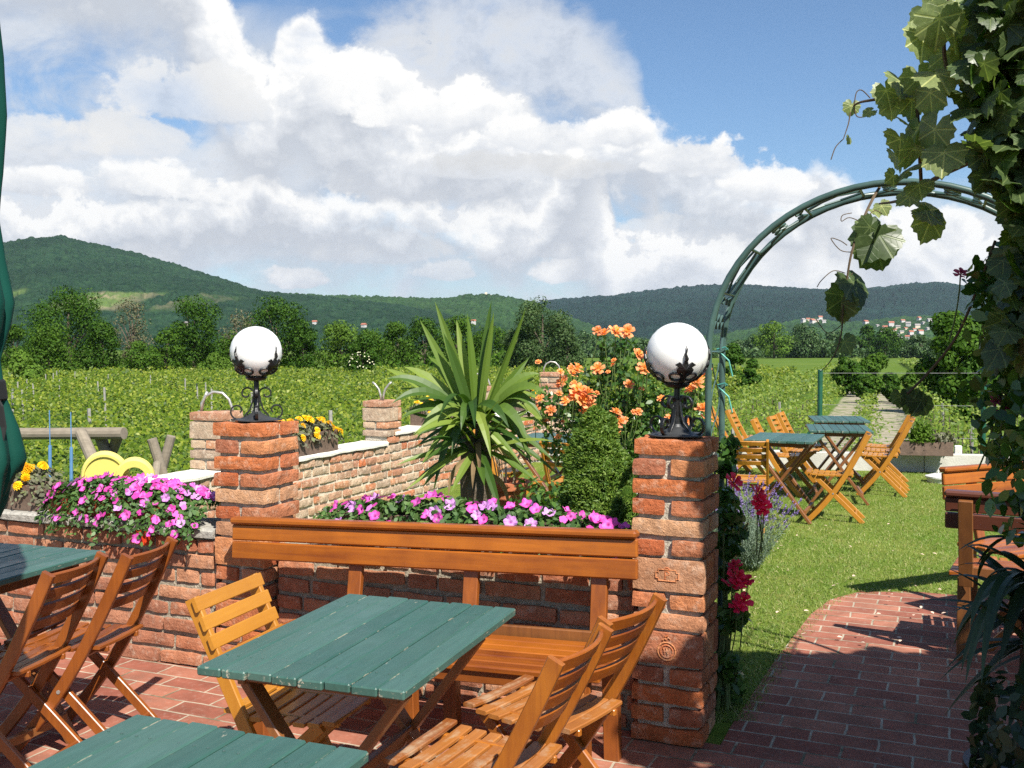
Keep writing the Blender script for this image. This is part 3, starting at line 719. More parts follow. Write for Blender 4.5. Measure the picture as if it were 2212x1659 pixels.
# the pale garden wall with its white coping, running away to the right
BW_A = -4.25
t = thing('garden_wall', 'long garden wall of pale old bricks with bright white coping, running back to the vineyard', 'brick wall', W(BW_A, -.4), ANG + math.pi / 2)
brick_wall(t, 'brickwork', 10.6, .28, 0.0, 7, M_OLD, plain('pale_mortar', (.62, .56, .44), .95, var=.25, nscale=45, bump=.9, spec=.1, bscale=90), seed=23, lens=(.27, .20, .14, .24, .10), bottom=-1.3, amp=.006, gap=.02)
brick_wall(t, 'brickwork', 5.45, .28, .595, 1, M_OLD, M_MORTAR, x0=5.15, seed=24, lens=(.27, .20, .14, .24), bottom=.594, amp=.005)
rough_slab(t, 'white_coping', -.0, 5.14, .315, .595, .628, M_WHITEWASH, 7)
rough_slab(t, 'white_coping', 5.30, 10.6, .315, .682, .715, M_WHITEWASH, 8)
def pipe_hook(loc, rz, label, kind):
    g = MB()
    if kind == 'fork':
        for s in (-1, 1): g.tube([(s * .012, 0, 0), (s * .016, 0, .05), (s * .035, 0, .11), (s * .075, 0, .16), (s * .10, 0, .18)], .011, 8)
    else:
        g.tube([(-.12 + .0, 0, 0), (-.115, 0, .06), (-.08, 0, .12), (-.02, 0, .15), (.05, 0, .14), (.10, 0, .09), (.125, 0, .02), (.125, 0, .0)], .011, 8)
        if kind == 'both': g.tube([(-.13, .03, 0), (-.11, .03, .08), (-.08, .03, .15)], .012, 8)
    o = g.build('bent_pipe', M_GREYMET, smooth=True); o.location = loc; o.rotation_euler = (0, 0, rz)
    tag(o, label, 'metal pipe', 'bent pipes on the wall posts')
for k, (b, top, st, base, lab, plab, kind) in enumerate([
    (2.33, 1.045, 'sEhsh', .628, 'pale brick post on the garden wall, just behind the left lamp pillar', 'bent grey pipe on the brick post behind the left lamp', 'both'),
    (4.88, 1.045, 'sEhs', .628, 'pale brick post on the garden wall, between marigold trough and yucca', 'forked grey pipe on the brick post left of the yucca', 'fork'),
    (7.24, 1.10, 'sEhs', .715, 'pale brick post on the garden wall, hidden behind the yucca leaves', 'bent grey pipe on the brick post hidden behind the yucca', 'arc'),
    (9.75, 1.21, 'shshsh', .715, 'small pale brick post at the far end of the garden wall, left of the roses', 'bent grey pipe on the far brick post beside the orange roses', 'arc')]):
    h = sum(.136 if c == 'E' else .08 for c in st)
    pillar('brick_post', lab, W(BW_A, b, 0), ANG, max(top, base + h + .002), st, M_OLD, M_MORTAR, seed=30 + k, group='brick posts along the garden wall')
    pipe_hook(W(BW_A, b, max(top, base + h + .002) - .005), ANG + (.4 if kind != 'fork' else .25), plab, kind)

# low white retaining wall at the end of the lawn
p0, p1 = W(-3.9, rear_b(-3.9)), W(13.5, rear_b(13.5))
t = thing('retaining_wall', 'low grey white retaining wall along the far edge of the lawn', 'low wall', p0, math.atan2((p1 - p0).y, (p1 - p0).x))
M_PLAST = plain('weathered_white_plaster', (.52, .50, .45), .9, var=.2, nscale=4, bump=.4)
L = (p1 - p0).length; xx = 0; k = 0
g = MB()
while xx < L:
    e = min(xx + 1.6, L); g.box(((xx + e) / 2, 0, -.5), (e - xx - .006, .12, 1.45 + (.012 if k % 2 else 0)), 0, .008); xx = e; k += 1
g.build('wall_panels', M_PLAST, t)
p = onz(2060, 1012)
g = MB(); g.box((0, 0, .13), (.09, .09, .36), 0, .01); o = g.build('white_post', M_WHITEWASH); o.location = (p.x, p.y - .12, 0); o.rotation_euler = (0, 0, ANG); tag(o, 'stubby white concrete post at the end of the brown trough', 'post')

# ---------------------------------------------------------------- wrought iron globe lamps
def spiral(cx, cz, r0, r1, a0, a1, n=22):
    return [(cx + (r0 + (r1 - r0) * i / n) * math.cos(a0 + (a1 - a0) * i / n), cz + (r0 + (r1 - r0) * i / n) * math.sin(a0 + (a1 - a0) * i / n)) for i in range(n + 1)]
def make_lamp(loc, rz, label):
    t = thing('globe_lamp', label, 'garden lamp', loc, rz, 'globe lamps on the brick pillars')
    g = MB(); g.lathe([(.001, .332 + .1245), (.02, .332 + .1229), (.04, .332 + .1179), (.06, .332 + .109), (.08, .332 + .0954), (.10, .332 + .0744), (.115, .332 + .0477), (.1235, .332 + .016), (.1235, .332 - .016), (.115, .332 - .0477), (.10, .332 - .0744), (.08, .332 - .0954), (.06, .332 - .109), (.045, .332 - .116)], 48); g.build('glass_globe', M_GLOBE, t, smooth=True)
    g = MB(); g.lathe([(.115, 0), (.115, .004), (.075, .008), (.045, .022), (.025, .034), (.018, .045)], 40, wob=lambda a, z: 1 + (.10 * math.cos(4 * a) if z < .01 else 0)); g.build('base_plate', M_BASE, t, smooth=False)
    g = MB(); g.tube([(0, 0, .03), (0, 0, .07), (0, 0, .20)], [.017, .014, .0125], 12); g.lathe([(.014, .188), (.044, .196), (.052, .206), (.048, .214), (.030, .222), (.028, .216)], 20); g.build('stem', M_IRON, t)
    for k in range(4):
        a = math.pi / 2 * k + .35; ca, sa = math.cos(a), math.sin(a)
        low = [(.016, .115), (.020, .085), (.032, .050), (.055, .022)] + spiral(.088, .046, .046, .012, -2.2, 3.9)
        g = MB(); g.sweep([(x * ca, x * sa, z) for x, z in low], .0075, .015, (-sa, ca, 0), .001); g.build('lower_scroll', M_IRON, t)
        up = [(.013, .085), (.015, .115)] + spiral(.046, .128, .034, .010, 2.9, -3.0, 20)
        g = MB(); g.sweep([(x * ca, x * sa, z) for x, z in up], .0075, .014, (-sa, ca, 0), .001); g.build('upper_scroll', M_IRON, t)
        a += math.pi / 4; ca, sa = math.cos(a), math.sin(a)
        ra = .129; arm = [(ra * math.cos(q), .332 + ra * math.sin(q)) for q in np.linspace(-1.28, -.42, 9)]
        g = MB(); g.sweep([(x * ca, x * sa, z) for x, z in arm], .005, .013, (-sa, ca, 0), .001)
        # leaf ornament and spike
        def sph(u, q, rr=.130): return Vector((rr * math.cos(q) * math.cos(a + u), rr * math.cos(q) * math.sin(a + u), .332 + rr * math.sin(q)))
        leaf = [(0, -.75), (.10, -.62), (.26, -.66), (.30, -.50), (.22, -.42), (.34, -.34), (.20, -.26), (.09, -.34), (.05, -.22), (0, -.24), (-.05, -.22), (-.09, -.34), (-.20, -.26), (-.34, -.34), (-.22, -.42), (-.30, -.50), (-.26, -.66), (-.10, -.62)]
        n = len(leaf); V = [sph(u, q, .1285 + .01 * abs(u)) for u, q in leaf] + [sph(u, q, .133 + .01 * abs(u)) for u, q in leaf] + [sph(0, -.48, .129), sph(0, -.48, .142)]
        g.add(V, [(2 * n, (i + 1) % n, i) for i in range(n)] + [(2 * n + 1, n + i, n + (i + 1) % n) for i in range(n)] + [(i, (i + 1) % n, n + (i + 1) % n, n + i) for i in range(n)])
        g.tube([sph(0, -.28, .133), sph(.02, -.16, .134), sph(-.025, -.02, .134), sph(.02, .12, .134), sph(0, .24, .133)], [.005, .0075, .0055, .0035, .0012], 8)
        g.build('holder_arm', M_IRON, t)
        for s in (-1, 1):
            c = [(s * .02, -1.33)] + [(s * (.35 + .26 * math.cos(q)) * 1.0, -.80 + .16 * math.sin(q)) for q in np.linspace(-2.6, 3.2, 18)]
            pts = [sph(u * (1 - .0), q, .131) for u, q in c]
            gg = MB(); gg.tube(pts, .0055, 6); gg.build('cup_scroll', M_IRON, t)
    return t
make_lamp(W(0, 0, PZ - .001), ANG - .72 + .1, 'larger looking white globe lamp on black scrollwork, on the pillar beside the path')
make_lamp(W(-2.085, 0, PZ - .001), ANG + .30, 'smaller looking white globe lamp on black scrollwork, on the pillar left of the bench')
# ---------------------------------------------------------------- wooden furniture
def bent(p0, p1, p2, n=8):
    p0, p1, p2 = map(Vector, (p0, p1, p2)); return [p0 * (1 - s) ** 2 + p1 * 2 * s * (1 - s) + p2 * s * s for s in [i / n for i in range(n + 1)]]
def make_chair(label, group, mx, mz, ms, straight=False, Wd=.36):
    """folding slat chair; front towards +y"""
    t = thing('folding_chair', label, 'chair', group=group)
    h = Wd / 2; TH = .022
    top, seatp, foot = (-.305, .80), (-.165, .44), (.20, .0)
    def long(x):
        if straight: return [(x, -.29, .79), (x, -.10, .40), (x, .115, .0)]
        return bent((x, -.315, .80), (x, -.20, .55), (x, -.085, .36), 8) + bent((x, -.085, .36), (x, .03, .17), (x, .20, .0), 6)[1:]
    for s in (-1, 1):
        g = MB(); g.sweep(long(s * (h - TH / 2)), .046, TH, (1, 0, 0), .003)
        po = g.build('post', mz, t)
        g = MB(); g.tube([(s * (h - .004), -.022, .262), (s * (h + .003), -.022, .262)], .008, 8); g.build('bolt', M_GREYMET, po)
        g = MB(); xi = s * (h - TH * 1.75)
        g.sweep(bent((xi, .155, .42), (xi, -.06, .22), (xi, -.28, .0), 8), .040, TH * .95, (1, 0, 0), .003); g.build('leg', mz, t)
    # seat: slats run from side to side and dip a little
    g = MB(); n = 8; sw = Wd - 2 * TH - .004
    for i in range(n):
        y = -.165 + .36 * i / (n - 1); z = .432 - .012 * math.sin(math.pi * i / (n - 1)) + (.006 if i == n - 1 else 0)
        wid = sw + (.03 if i > 1 else 0)
        g.sweep([(-wid / 2, y, z + .003), (-wid / 4, y, z - .001), (0, y, z - .002), (wid / 4, y, z - .001), (wid / 2, y, z + .003)], .041, .014, (0, 0, 1), .003)
    g.build('seat', ms, t)
    g = MB()
    for s in (-1, 1): g.bar((s * (h - .075), -.19, .418), (s * (h - .075), .20, .418), .018, .022)
    g.build('seat_rail', mz, t)
    # back slats between (or across) the posts
    g = MB()
    for i in range(4):
        z = .775 - .058 * i; f = (.80 - z) / (.80 - .36)
        y = (-.29 + (.79 - z) * .19 / .39 + .020) if straight else (-.315 * (1 - f) ** 2 + -.20 * 2 * f * (1 - f) + -.085 * f * f)
        if straight: g.sweep([(-h - .012, y, z), (0, y, z), (h + .012, y, z)], .014, .046, (0, -.42, 1), .003)
        else:
            w = h - TH; g.sweep([(x, y - .034 * (1 - (x / w) ** 2) + .004, z) for x in [w * (k / 4 - 1) for k in range(9)]], .013, .042, (0, -.45, 1), .003)
    g.build('backrest', mx, t)
    g = MB(); g.tube([(-h + .01, -.105, .395), (h - .01, -.105, .395)], .010, 8); g.build('rung', mx, t)
    g = MB(); g.tube([(-h + .03, -.215, .075), (h - .03, -.215, .075)], .011, 8); g.build('rung', mx, t)
    return t
def make_table(label, group, w=.61, l=.83, hgt=.75):
    t = thing('garden_table', label, 'table', group=group)
    g = MB()
    for s in (-1, 1):
        for i in range(8):
            for k in (-.018, .018): x = -w / 2 + w / 8 * (i + .5) + k; g.tube([(x, s * (l / 2 - .11), hgt - .004), (x, s * (l / 2 - .11), hgt + .0012)], .0032, 6)
    g.build('screw_heads', M_GREENMET, t)['kind'] = 'stuff'
    g = MB(); pw = w / 8
    rq = random.Random(4)
    for i in range(8): g.cbox(Matrix.Translation((-w / 2 + pw * (i + .5), rq.uniform(-.003, .003), hgt - .0125 + rq.uniform(-.0012, .0012))) @ Matrix.Rotation(rq.uniform(-.008, .008), 4, 'Y'), pw - .0035, l, .025, .004)
    g.build('tabletop', M_TABLE, t)
    g = MB()
    for s in (-1, 1): g.bar((-w / 2 + .05, s * (l / 2 - .11), hgt - .046), (w / 2 - .05, s * (l / 2 - .11), hgt - .046), .024, .040)
    for s in (-1, 1): g.bar((s * (w / 2 - .075), -l / 2 + .09, hgt - .05), (s * (w / 2 - .075), l / 2 - .09, hgt - .05), .022, .045)
    g.build('apron', M_DARKZ, t)
    for s in (-1, 1):
        for d in (-1, 1):
            y = s * (l / 2 - .145) + d * .016
            g = MB(); g.bar((d * (w / 2 - .075), y, hgt - .07), (-d * (w / 2 - .03), y, .0), .026, .055, (0, 1, 0)); g.build('leg', M_DARKZ, t)
    g = MB()
    for x, z in ((-w / 2 + .085, .10), (w / 2 - .085, .10), (0, .37)): g.bar((x, -l / 2 + .15, z), (x, l / 2 - .15, z), .024, .036)
    g.build('stretcher', M_DARKZ, t)
    return t
TFIELD = 'green slatted tables'
tab = make_table('green slatted table in the middle, in front of the long bench', TFIELD)
c4 = [onz(*q, .75) for q in ((428, 1438), (745, 1283), (1120, 1310), (870, 1497))]
ctr = sum(c4, Vector()) / 4
tab.location = (ctr.x, ctr.y, 0); tab.rotation_euler = (0, 0, R(-19.5))
p = (onz(290, 1540, .75) + onz(805, 1622, .75)) / 2; rz = R(-21)
q = p + Vector((math.sin(rz), -math.cos(rz), 0)) * .415
dup(tab, (q.x, q.y, 0), rz, 'green slatted table with chipped paint, cut off by the bottom edge')
p = onz(230, 1190, .75); rz = R(-19)
q = p - Vector((math.cos(rz), math.sin(rz), 0)) * .305 - Vector((-math.sin(rz), math.cos(rz), 0)) * .415
dup(tab, (q.x, q.y, 0), rz, 'green table cut off by the left edge, in front of two red brown chairs')
dup(tab, (2.53, 9.28, 0), R(-24), 'green table on the lawn nearest to the red roses, with crossed legs')
dup(tab, (3.36, 10.32, 0), R(-14), 'green table on the lawn in front of the palest table, behind the nearest one')
dup(tab, (3.78, 11.62, 0), R(-12), 'palest green table on the lawn, farthest back below the green fence post')
dup(tab, (.36, 9.25, 0), R(-20), 'green table on the lawn half hidden between yucca and conical spruce')

def chair_at(src, p, face, label, group=None, first=False):
    """face: compass of the direction the sitter looks, as an angle from +x"""
    rz = face - math.pi / 2
    if first: src.location = p; src.rotation_euler = (0, 0, rz); src['label'] = label; return src
    return dup(src, p, rz, label, group)
AT = math.atan2(-TV.y, -TV.x)
red = make_chair('', 'folding chairs on the terrace', M_REDX, M_REDZ, M_REDX)
amb = make_chair('', 'folding chairs on the terrace', M_WOODX, M_WOODZ, M_SEATX)
yel = make_chair('', 'folding chairs on the terrace', M_YELX, M_YELZ, M_YELX, straight=True)
yec = make_chair('', 'folding chairs on the lawn', M_YELX, M_YELZ, M_YELX)
def by_back(px, py, face, z=.79, reach=.31):
    """where a chair stands whose back rail's middle is seen there"""
    p = onz(px, py, z); return (p.x + math.cos(face) * reach, p.y + math.sin(face) * reach, 0)
f = math.pi - R(9)
chair_at(red, by_back(164, 1223, f), f, 'red brown folding chair at the left table, nearer to the camera', first=True)
f = math.pi - R(10)
chair_at(red, by_back(324, 1187, f), f, 'red brown folding chair at the left table, nearer to the brick wall')
f = AT - R(4)
chair_at(amb, by_back(1255, 1396, f), f, 'amber folding chair with curved slat back, cut off by the bottom of the photo', first=True)
f = AT - R(13)
chair_at(amb, by_back(1367, 1320, f), f, 'amber folding chair with worn grey seat slats, leaning close to the pillar')
f = R(-18)
chair_at(yel, by_back(470, 1266, f), f, 'yellow folding chair with straight slat back at the far side of the middle table', first=True)
# chairs on the lawn
LG = 'folding chairs on the lawn'
f = AT + R(3)
chair_at(yec, (2.93, 9.17, 0), f, 'yellow folding chair with crossed legs fully in view, right of the nearest lawn table', first=True)
chair_at(yec, (3.93, 10.72, 0), AT, 'first yellow folding chair in the row of three at the right of the back tables', LG)
chair_at(yec, (4.13, 11.18, 0), AT + R(3), 'middle yellow folding chair in the row of three at the right of the back tables', LG)
chair_at(yec, (4.30, 11.66, 0), AT - R(4), 'farthest yellow folding chair in the row of three at the right of the back tables', LG)
chair_at(yec, (2.90, 10.70, 0), AT + math.pi + R(4), 'yellow folding chair on the lawn behind the nearest table, left of the back tables', LG)
chair_at(yec, (3.20, 11.15, 0), AT + math.pi - R(3), 'yellow folding chair on the lawn between two others, left of the back tables', LG)
chair_at(yec, (3.46, 11.75, 0), AT + math.pi, 'yellow folding chair on the lawn closest to the green fence post', LG)
f = UV.to_2d().angle_signed(Vector((1, 0)))
f = math.atan2(UV.y, UV.x) - R(22)
chair_at(yec, by_back(1602, 953, math.atan2(UV.y, UV.x)), math.atan2(UV.y, UV.x) + R(8), 'yellow folding chair seen from behind, right next to the larger lamp pillar', LG)
chair_at(yec, (2.98, 12.3, 0), AT + math.pi, 'far yellow folding chair seen just right of the green arch tubes', LG)
chair_at(yec, (2.84, 12.75, 0), AT + math.pi + R(8), 'far yellow folding chair partly behind the green arch tubes', LG)
chair_at(yec, (-.10, 9.35, 0), AT + math.pi, 'yellow folding chair behind the yucca, left of the half hidden table', LG)
chair_at(yec, (.02, 8.62, 0), AT + math.pi + R(30), 'yellow folding chair seen through the yucca leaves near the small terracotta pot', LG)
chair_at(yec, (.52, 8.55, 0), math.atan2(UV.y, UV.x), 'yellow folding chair under the half hidden table beside the spruce', LG)
chair_at(amb, (5.62, 11.0, 0), AT, 'brown folding chair at the right end of the lawn, leaning back by the rose leaves', LG)
chair_at(amb, (5.48, 10.35, 0), AT + R(6), 'brown folding chair near the corner benches, in front of the leaning one', LG)
chair_at(amb, (2.72, 5.28, 0), AT + R(2), 'amber folding chair on the brick path, almost hidden in the dark leaves', LG)

# long bench in front of the low wall
def make_bench(name, label, loc, rz, L, tilt=0.0, group=None, uprights=(.22, .53, .86), z0=0.0, seat0=0.0, board=None):
    t = thing(name, label, 'bench', loc, rz, group); t.rotation_euler = (0, tilt, rz); t.location.z = z0
    lean = .10
    g = MB(); y0 = -.02
    def rail(z0, z1, th, yy): g.cbox(Matrix.Translation((L / 2, yy, (z0 + z1) / 2)) @ Matrix.Rotation(-lean, 4, 'X'), L, th, z1 - z0, .006)
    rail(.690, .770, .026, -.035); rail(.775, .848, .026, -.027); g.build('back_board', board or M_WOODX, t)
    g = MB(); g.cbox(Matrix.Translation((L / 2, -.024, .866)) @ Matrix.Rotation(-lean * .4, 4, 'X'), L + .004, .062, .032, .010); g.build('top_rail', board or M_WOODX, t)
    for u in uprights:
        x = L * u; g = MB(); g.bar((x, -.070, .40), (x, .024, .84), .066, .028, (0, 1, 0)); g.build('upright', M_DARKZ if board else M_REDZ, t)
    g = MB()
    for i in range(6): g.cbox(Matrix.Translation(((L + seat0) / 2, -.155 - .068 * i, .445)), L - seat0 - .02, .063, .024, .005)
    g.build('seat', M_WOODX, t)
    g = MB(); g.cbox(Matrix.Translation((L * .6, -.098, .468)), L * .66, .022, .05, .004); g.build('rear_seat_board', M_DARKZ, t)
    g = MB(); g.cbox(Matrix.Translation(((L + seat0) / 2, -.50, .412)), L - seat0 - .1, .024, .05, .004); g.build('front_rail', M_REDX, t)
    for u in (.06, .5, .94):
        x = seat0 + (L - seat0) * u
        for y in (-.49, -.13): g = MB(); g.bar((x, y, .43), (x, y - .01, 0), .06, .05, (0, 1, 0)); g.build('leg', M_DARKZ if board else M_REDZ, t)
    return t
make_bench('garden_bench', 'long varnished bench in front of the low wall between the two lamp pillars', W(-2.0, -.225), ANG + R(.3), 1.94, R(-2.2), uprights=(.335, .625, .915), z0=-.080, seat0=.38)
# corner benches at the right edge of the lawn
p = at(2028, 1030, 5.9)
make_bench('garden_bench', 'sunlit orange bench at the right edge, its front turned to the camera', (p.x, p.y, 0), R(26), 1.9, 0.0, uprights=(.15, .85))
p = at(2040, 1085, 4.95)
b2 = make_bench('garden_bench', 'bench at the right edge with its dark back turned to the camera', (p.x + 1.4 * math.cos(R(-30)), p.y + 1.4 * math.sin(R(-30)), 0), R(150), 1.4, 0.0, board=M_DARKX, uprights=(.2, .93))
# planter bench side: stacked boards below
# ---------------------------------------------------------------- flower troughs
def petal_disc(n=5, r=.024, cup=.006, seg=4):
    V = [(0, 0, -.008)]; F = []; m = n * seg
    for k in range(m):
        a = 2 * math.pi * k / m; ph = (k % seg) / seg
        V.append((.40 * r * math.cos(a), .40 * r * math.sin(a), -.001))
    for k in range(m):
        a = 2 * math.pi * k / m; ph = abs((k % seg) / seg - .5) * 2
        q = r * (1 - .20 * ph ** 2); V.append((q * math.cos(a), q * math.sin(a), cup * (1 - ph) + .004 * math.sin(3 * a)))
    for k in range(m):
        j = (k + 1) % m; F.append((0, 1 + k, 1 + j)); F.append((1 + k, 1 + m + k, 1 + m + j, 1 + j))
    g = MB(); g.add(V, F); return g
def rose_head(r=.035, seed=1):
    rn = random.Random(seed); g = MB()
    for ring, (n, rr, tilt, h) in enumerate([(5, 1.0, .35, -.1), (5, .85, .75, .1), (4, .6, 1.15, .25), (3, .38, 1.4, .35)]):
        for k in range(n):
            a = 2 * math.pi * (k + ring * .5) / n + rn.uniform(-.15, .15); tl = tilt + rn.uniform(-.12, .12); V = []; F = []
            for i in range(4):
                u = i / 3
                for j in range(5):
                    w = (j / 4 - .5); wid = .95 * math.sin(math.pi * (.18 + .62 * u))
                    d = rr * u; x = d * math.cos(tl) ; z = h + d * math.sin(tl) * (.9 if u < .9 else .78) - .1 * (w * 2) ** 2 * u
                    b = a + w * wid * 1.15
                    V.append((r * x * math.cos(b), r * x * math.sin(b), r * (z + rn.uniform(-.03, .03))))
            for i in range(3):
                for j in range(4): F.append((i * 5 + j, i * 5 + j + 1, i * 5 + 6 + j, i * 5 + 5 + j))
            g.add(V, F)
    return g
def mari_head(r=.027):
    g = MB()
    for (rr, z, n) in ((1, 0, 12), (.8, .008, 11), (.55, .014, 9), (.3, .019, 6)):
        V = [(0, 0, z + .002)]
        for k in range(2 * n):
            a = math.pi * k / n; q = r * rr * (1 if k % 2 == 0 else .82); V.append((q * math.cos(a), q * math.sin(a), z + (.004 if k % 2 else -.003)))
        g.add(V, [(0, 1 + k, 1 + (k + 1) % (2 * n)) for k in range(2 * n)])
    return g
def scatter_blossoms(t, heads, pts, nrms, rn, s0=.8, s1=1.25, name='blossom'):
    """blossoms as parts of plant t; heads: meshes already built as (mesh, material) prototypes"""
    for p, n in zip(pts, nrms):
        me = rn.choice(heads); o = bpy.data.objects.new(name, me); link(o, t)
        n = Vector(n).normalized(); q = n.to_track_quat('Z', 'Y'); s = rn.uniform(s0, s1)
        o.rotation_mode = 'QUATERNION'; o.rotation_quaternion = q @ Vector((0, 0, 1)).rotation_difference(Vector((rn.uniform(-.35, .35), rn.uniform(-.35, .35), 1))) @ Matrix.Rotation(rn.uniform(0, 6.28), 3, 'Z').to_quaternion()
        o.scale = (s, s, s); o.location = p
def head_mesh(g, mat, name):
    me = bpy.data.meshes.new(name); me.from_pydata(g.v, [], g.f); me.materials.append(mat); return me
M_PETS = leaf_mat('small_petunia', [(0, (.55, .03, .28)), (.6, (.74, .09, .46)), (1, (.66, .28, .66))], .55, .3, tcol=(1, 1, 1), dim=1)
PET = [head_mesh(petal_disc(r=.025), M_PET, 'petunia_blossom') for _ in range(1)]
PETL = head_mesh(petal_disc(6, r=.027, cup=.010), M_PETL, 'double_petunia_blossom')
MARI = head_mesh(mari_head(), M_MARI, 'marigold_blossom')
def mound(rn, n, L, Dp, H, drop=.0, dl=0.0):
    """points and normals over a long, uneven mound of plants"""
    P = []; N = []
    while len(P) < n:
        u = rn.uniform(-1, 1); v = rn.uniform(-1, 1)
        env = (1 - abs(u) ** 3) ** .5
        hh = H * env * math.sqrt(max(0, 1 - v * v)) * (.78 + .35 * noise.noise(Vector((u * L * 4, v, n))))
        z = hh - drop * max(0, -v) ** 2 * (.5 + .7 * noise.noise(Vector((u * L * 7, 3.1, 1))) + .2)
        P.append((u * L / 2, v * Dp / 2, z)); N.append((u * .6 / max(L, .3), v * 1.0, .75))
    return P, N
def trough(name, label, loc, rz, L, Dp, Hh, mat, group=None):
    t = thing(name, label, 'planter', loc, rz, group)
    g = MB(); w = .014
    for s in (-1, 1):
        g.box((0, s * (Dp / 2 - w / 2), Hh / 2), (L, w, Hh)); g.box((s * (L / 2 - w / 2), 0, Hh / 2), (w, Dp - 2 * w - .002, Hh))
    g.box((0, 0, .008), (L - 2 * w - .004, Dp - 2 * w - .004, .014))
    g.build('box', mat, t)
    g = MB(); g.box((0, 0, Hh * .45), (L - 2 * w - .006, Dp - 2 * w - .006, Hh * .8)); g.build('soil', M_SOIL, t)
    return t
def flower_mound(name, label, cat, loc, rz, L, Dp, H, drop, heads, nb, seed, leaf=M_FLOWERLEAF, nleaf=1800, lsize=.030, group=None, front=.75, mixer=None, s0=.8, s1=1.25, extra=0):
    rn = random.Random(seed); t = thing(name, label, cat, loc, rz, group)
    P, N = mound(rn, nleaf, L, Dp, H, drop)
    P = [(x + rn.gauss(0, .008), y + rn.gauss(0, .008), z - rn.uniform(0, .05) * (1 if rn.random() < .6 else .2)) for x, y, z in P]
    cloud_mesh('foliage', P, [lsize * rn.uniform(.6, 1.25) for _ in P], OVAL, leaf, t, N, .8, seed)
    P2, N2 = mound(rn, nb * 3, L, Dp, H, drop)
    q = [(p, n) for p, n in zip(P2, N2) if p[1] < Dp * .25 or rn.random() > front][:nb]
    P2 = [(p[0], p[1] - .006, p[2] + .012) for p, n in q]; N2 = [(n[0], n[1] - .45, n[2]) for p, n in q]
    scatter_blossoms(t, heads, P2, N2, rn, s0, s1)
    if extra:
        P3, N3 = mound(rn, extra * 2, L, Dp, H, drop); q = [(p, n) for p, n in zip(P3, N3) if p[1] < Dp * .3][:extra]; g = petal_disc(r=1)
        o = cloud_mesh('small_blossoms', [(p[0], p[1] - .004, p[2] + .008) for p, n in q], [rn.uniform(.014, .022) for _ in q], g.v, M_PETS, t, [Vector(n).normalized() for p, n in q], .3, seed, g.f); o['kind'] = 'stuff'
    return t
# pink petunias on the left terrace wall
trough('flower_trough', 'dark red flower trough under the big magenta petunias on the left low wall', W(-2.98, .0, .704), ANG, .80, .17, .11, M_TERRAD)
flower_mound('petunia_plant', 'big magenta petunia mound spilling over the left low wall, in front of the white coping', 'flowers', W(-2.84, -.03, .80), ANG, 1.02, .36, .125, .20, PET * 6 + [PETL], 100, 5, nleaf=5200, s0=.7, s1=1.12, extra=100)
g = MB(); pq = W(-2.66, -.155, .60); g.lathe([(.012, 0), (.030, .008), (.038, .065), (.043, .075)], 16); o = g.build('hanging_pot', plain('bright_red_plastic', (.55, .045, .012), .4)); o.location = pq; tag(o, 'small bright red pot below the petunias, against the left low wall', 'pot')
# petunias behind the bench
trough('flower_trough', 'brown flower trough hidden behind the bench back, under the sparse pink petunias', W(-.98, .06, .664), ANG, 1.25, .19, .16, M_BROWNBOX)
flower_mound('petunia_plant', 'low pink and lilac petunias right behind the bench back, below the yucca', 'flowers', W(-.96, .02, .80), ANG, 1.50, .30, .115, .06, PET * 3 + [PETL] * 2, 58, 6, nleaf=3000, lsize=.036, front=.35, extra=24)
# marigolds
ML = [MARI]
trough('flower_trough', 'brown marigold trough at the left edge of the photo, on the low wall', W(-3.68, .0, .704), ANG, .42, .17, .14, M_BROWNBOX)
flower_mound('marigold_plant', 'yellow marigolds with grey leaves at the left edge, beside the magenta petunias', 'flowers', W(-3.66, .0, .83), ANG, .50, .24, .14, .10, ML, 13, 7, M_GREYLEAF, 700, .030, 'marigolds in wall troughs', s0=.8, s1=1.4)
M_MARIF = head_mesh(mari_head(.038), M_MARI, 'marigold_blossom')
trough('flower_trough', 'grey brown trough of yellow marigolds on the white coping, right of the left lamp', W(BW_A + .02, 3.42, .63), ANG + math.pi / 2, .92, .20, .19, M_BROWNBOX)
flower_mound('marigold_plant', 'bright yellow marigolds on the white coping, right of the left lamp pillar', 'flowers', W(BW_A + .02, 3.42, .80), ANG + math.pi / 2, 1.02, .28, .15, .10, [M_MARIF], 30, 8, M_GREYLEAF, 900, .045, 'marigolds in wall troughs')
trough('flower_trough', 'trough of marigolds on the coping, seen through the left yucca leaves', W(BW_A, 6.1, .718), ANG + math.pi / 2, .9, .20, .19, M_BROWNBOX)
flower_mound('marigold_plant', 'orange yellow marigolds on the coping, seen through the left yucca leaves', 'flowers', W(BW_A, 6.1, .89), ANG + math.pi / 2, .95, .26, .14, .1, [M_MARIF], 22, 9, M_GREYLEAF, 700, .045, 'marigolds in wall troughs')
trough('flower_trough', 'trough of marigolds on the coping, behind the yucca and left of the roses', W(BW_A, 8.5, .718), ANG + math.pi / 2, .9, .20, .19, M_BROWNBOX)
flower_mound('marigold_plant', 'marigolds on the coping between the yucca and the orange roses', 'flowers', W(BW_A, 8.5, .89), ANG + math.pi / 2, .95, .26, .14, .1, [M_MARIF], 18, 10, M_GREYLEAF, 600, .045, 'marigolds in wall troughs')
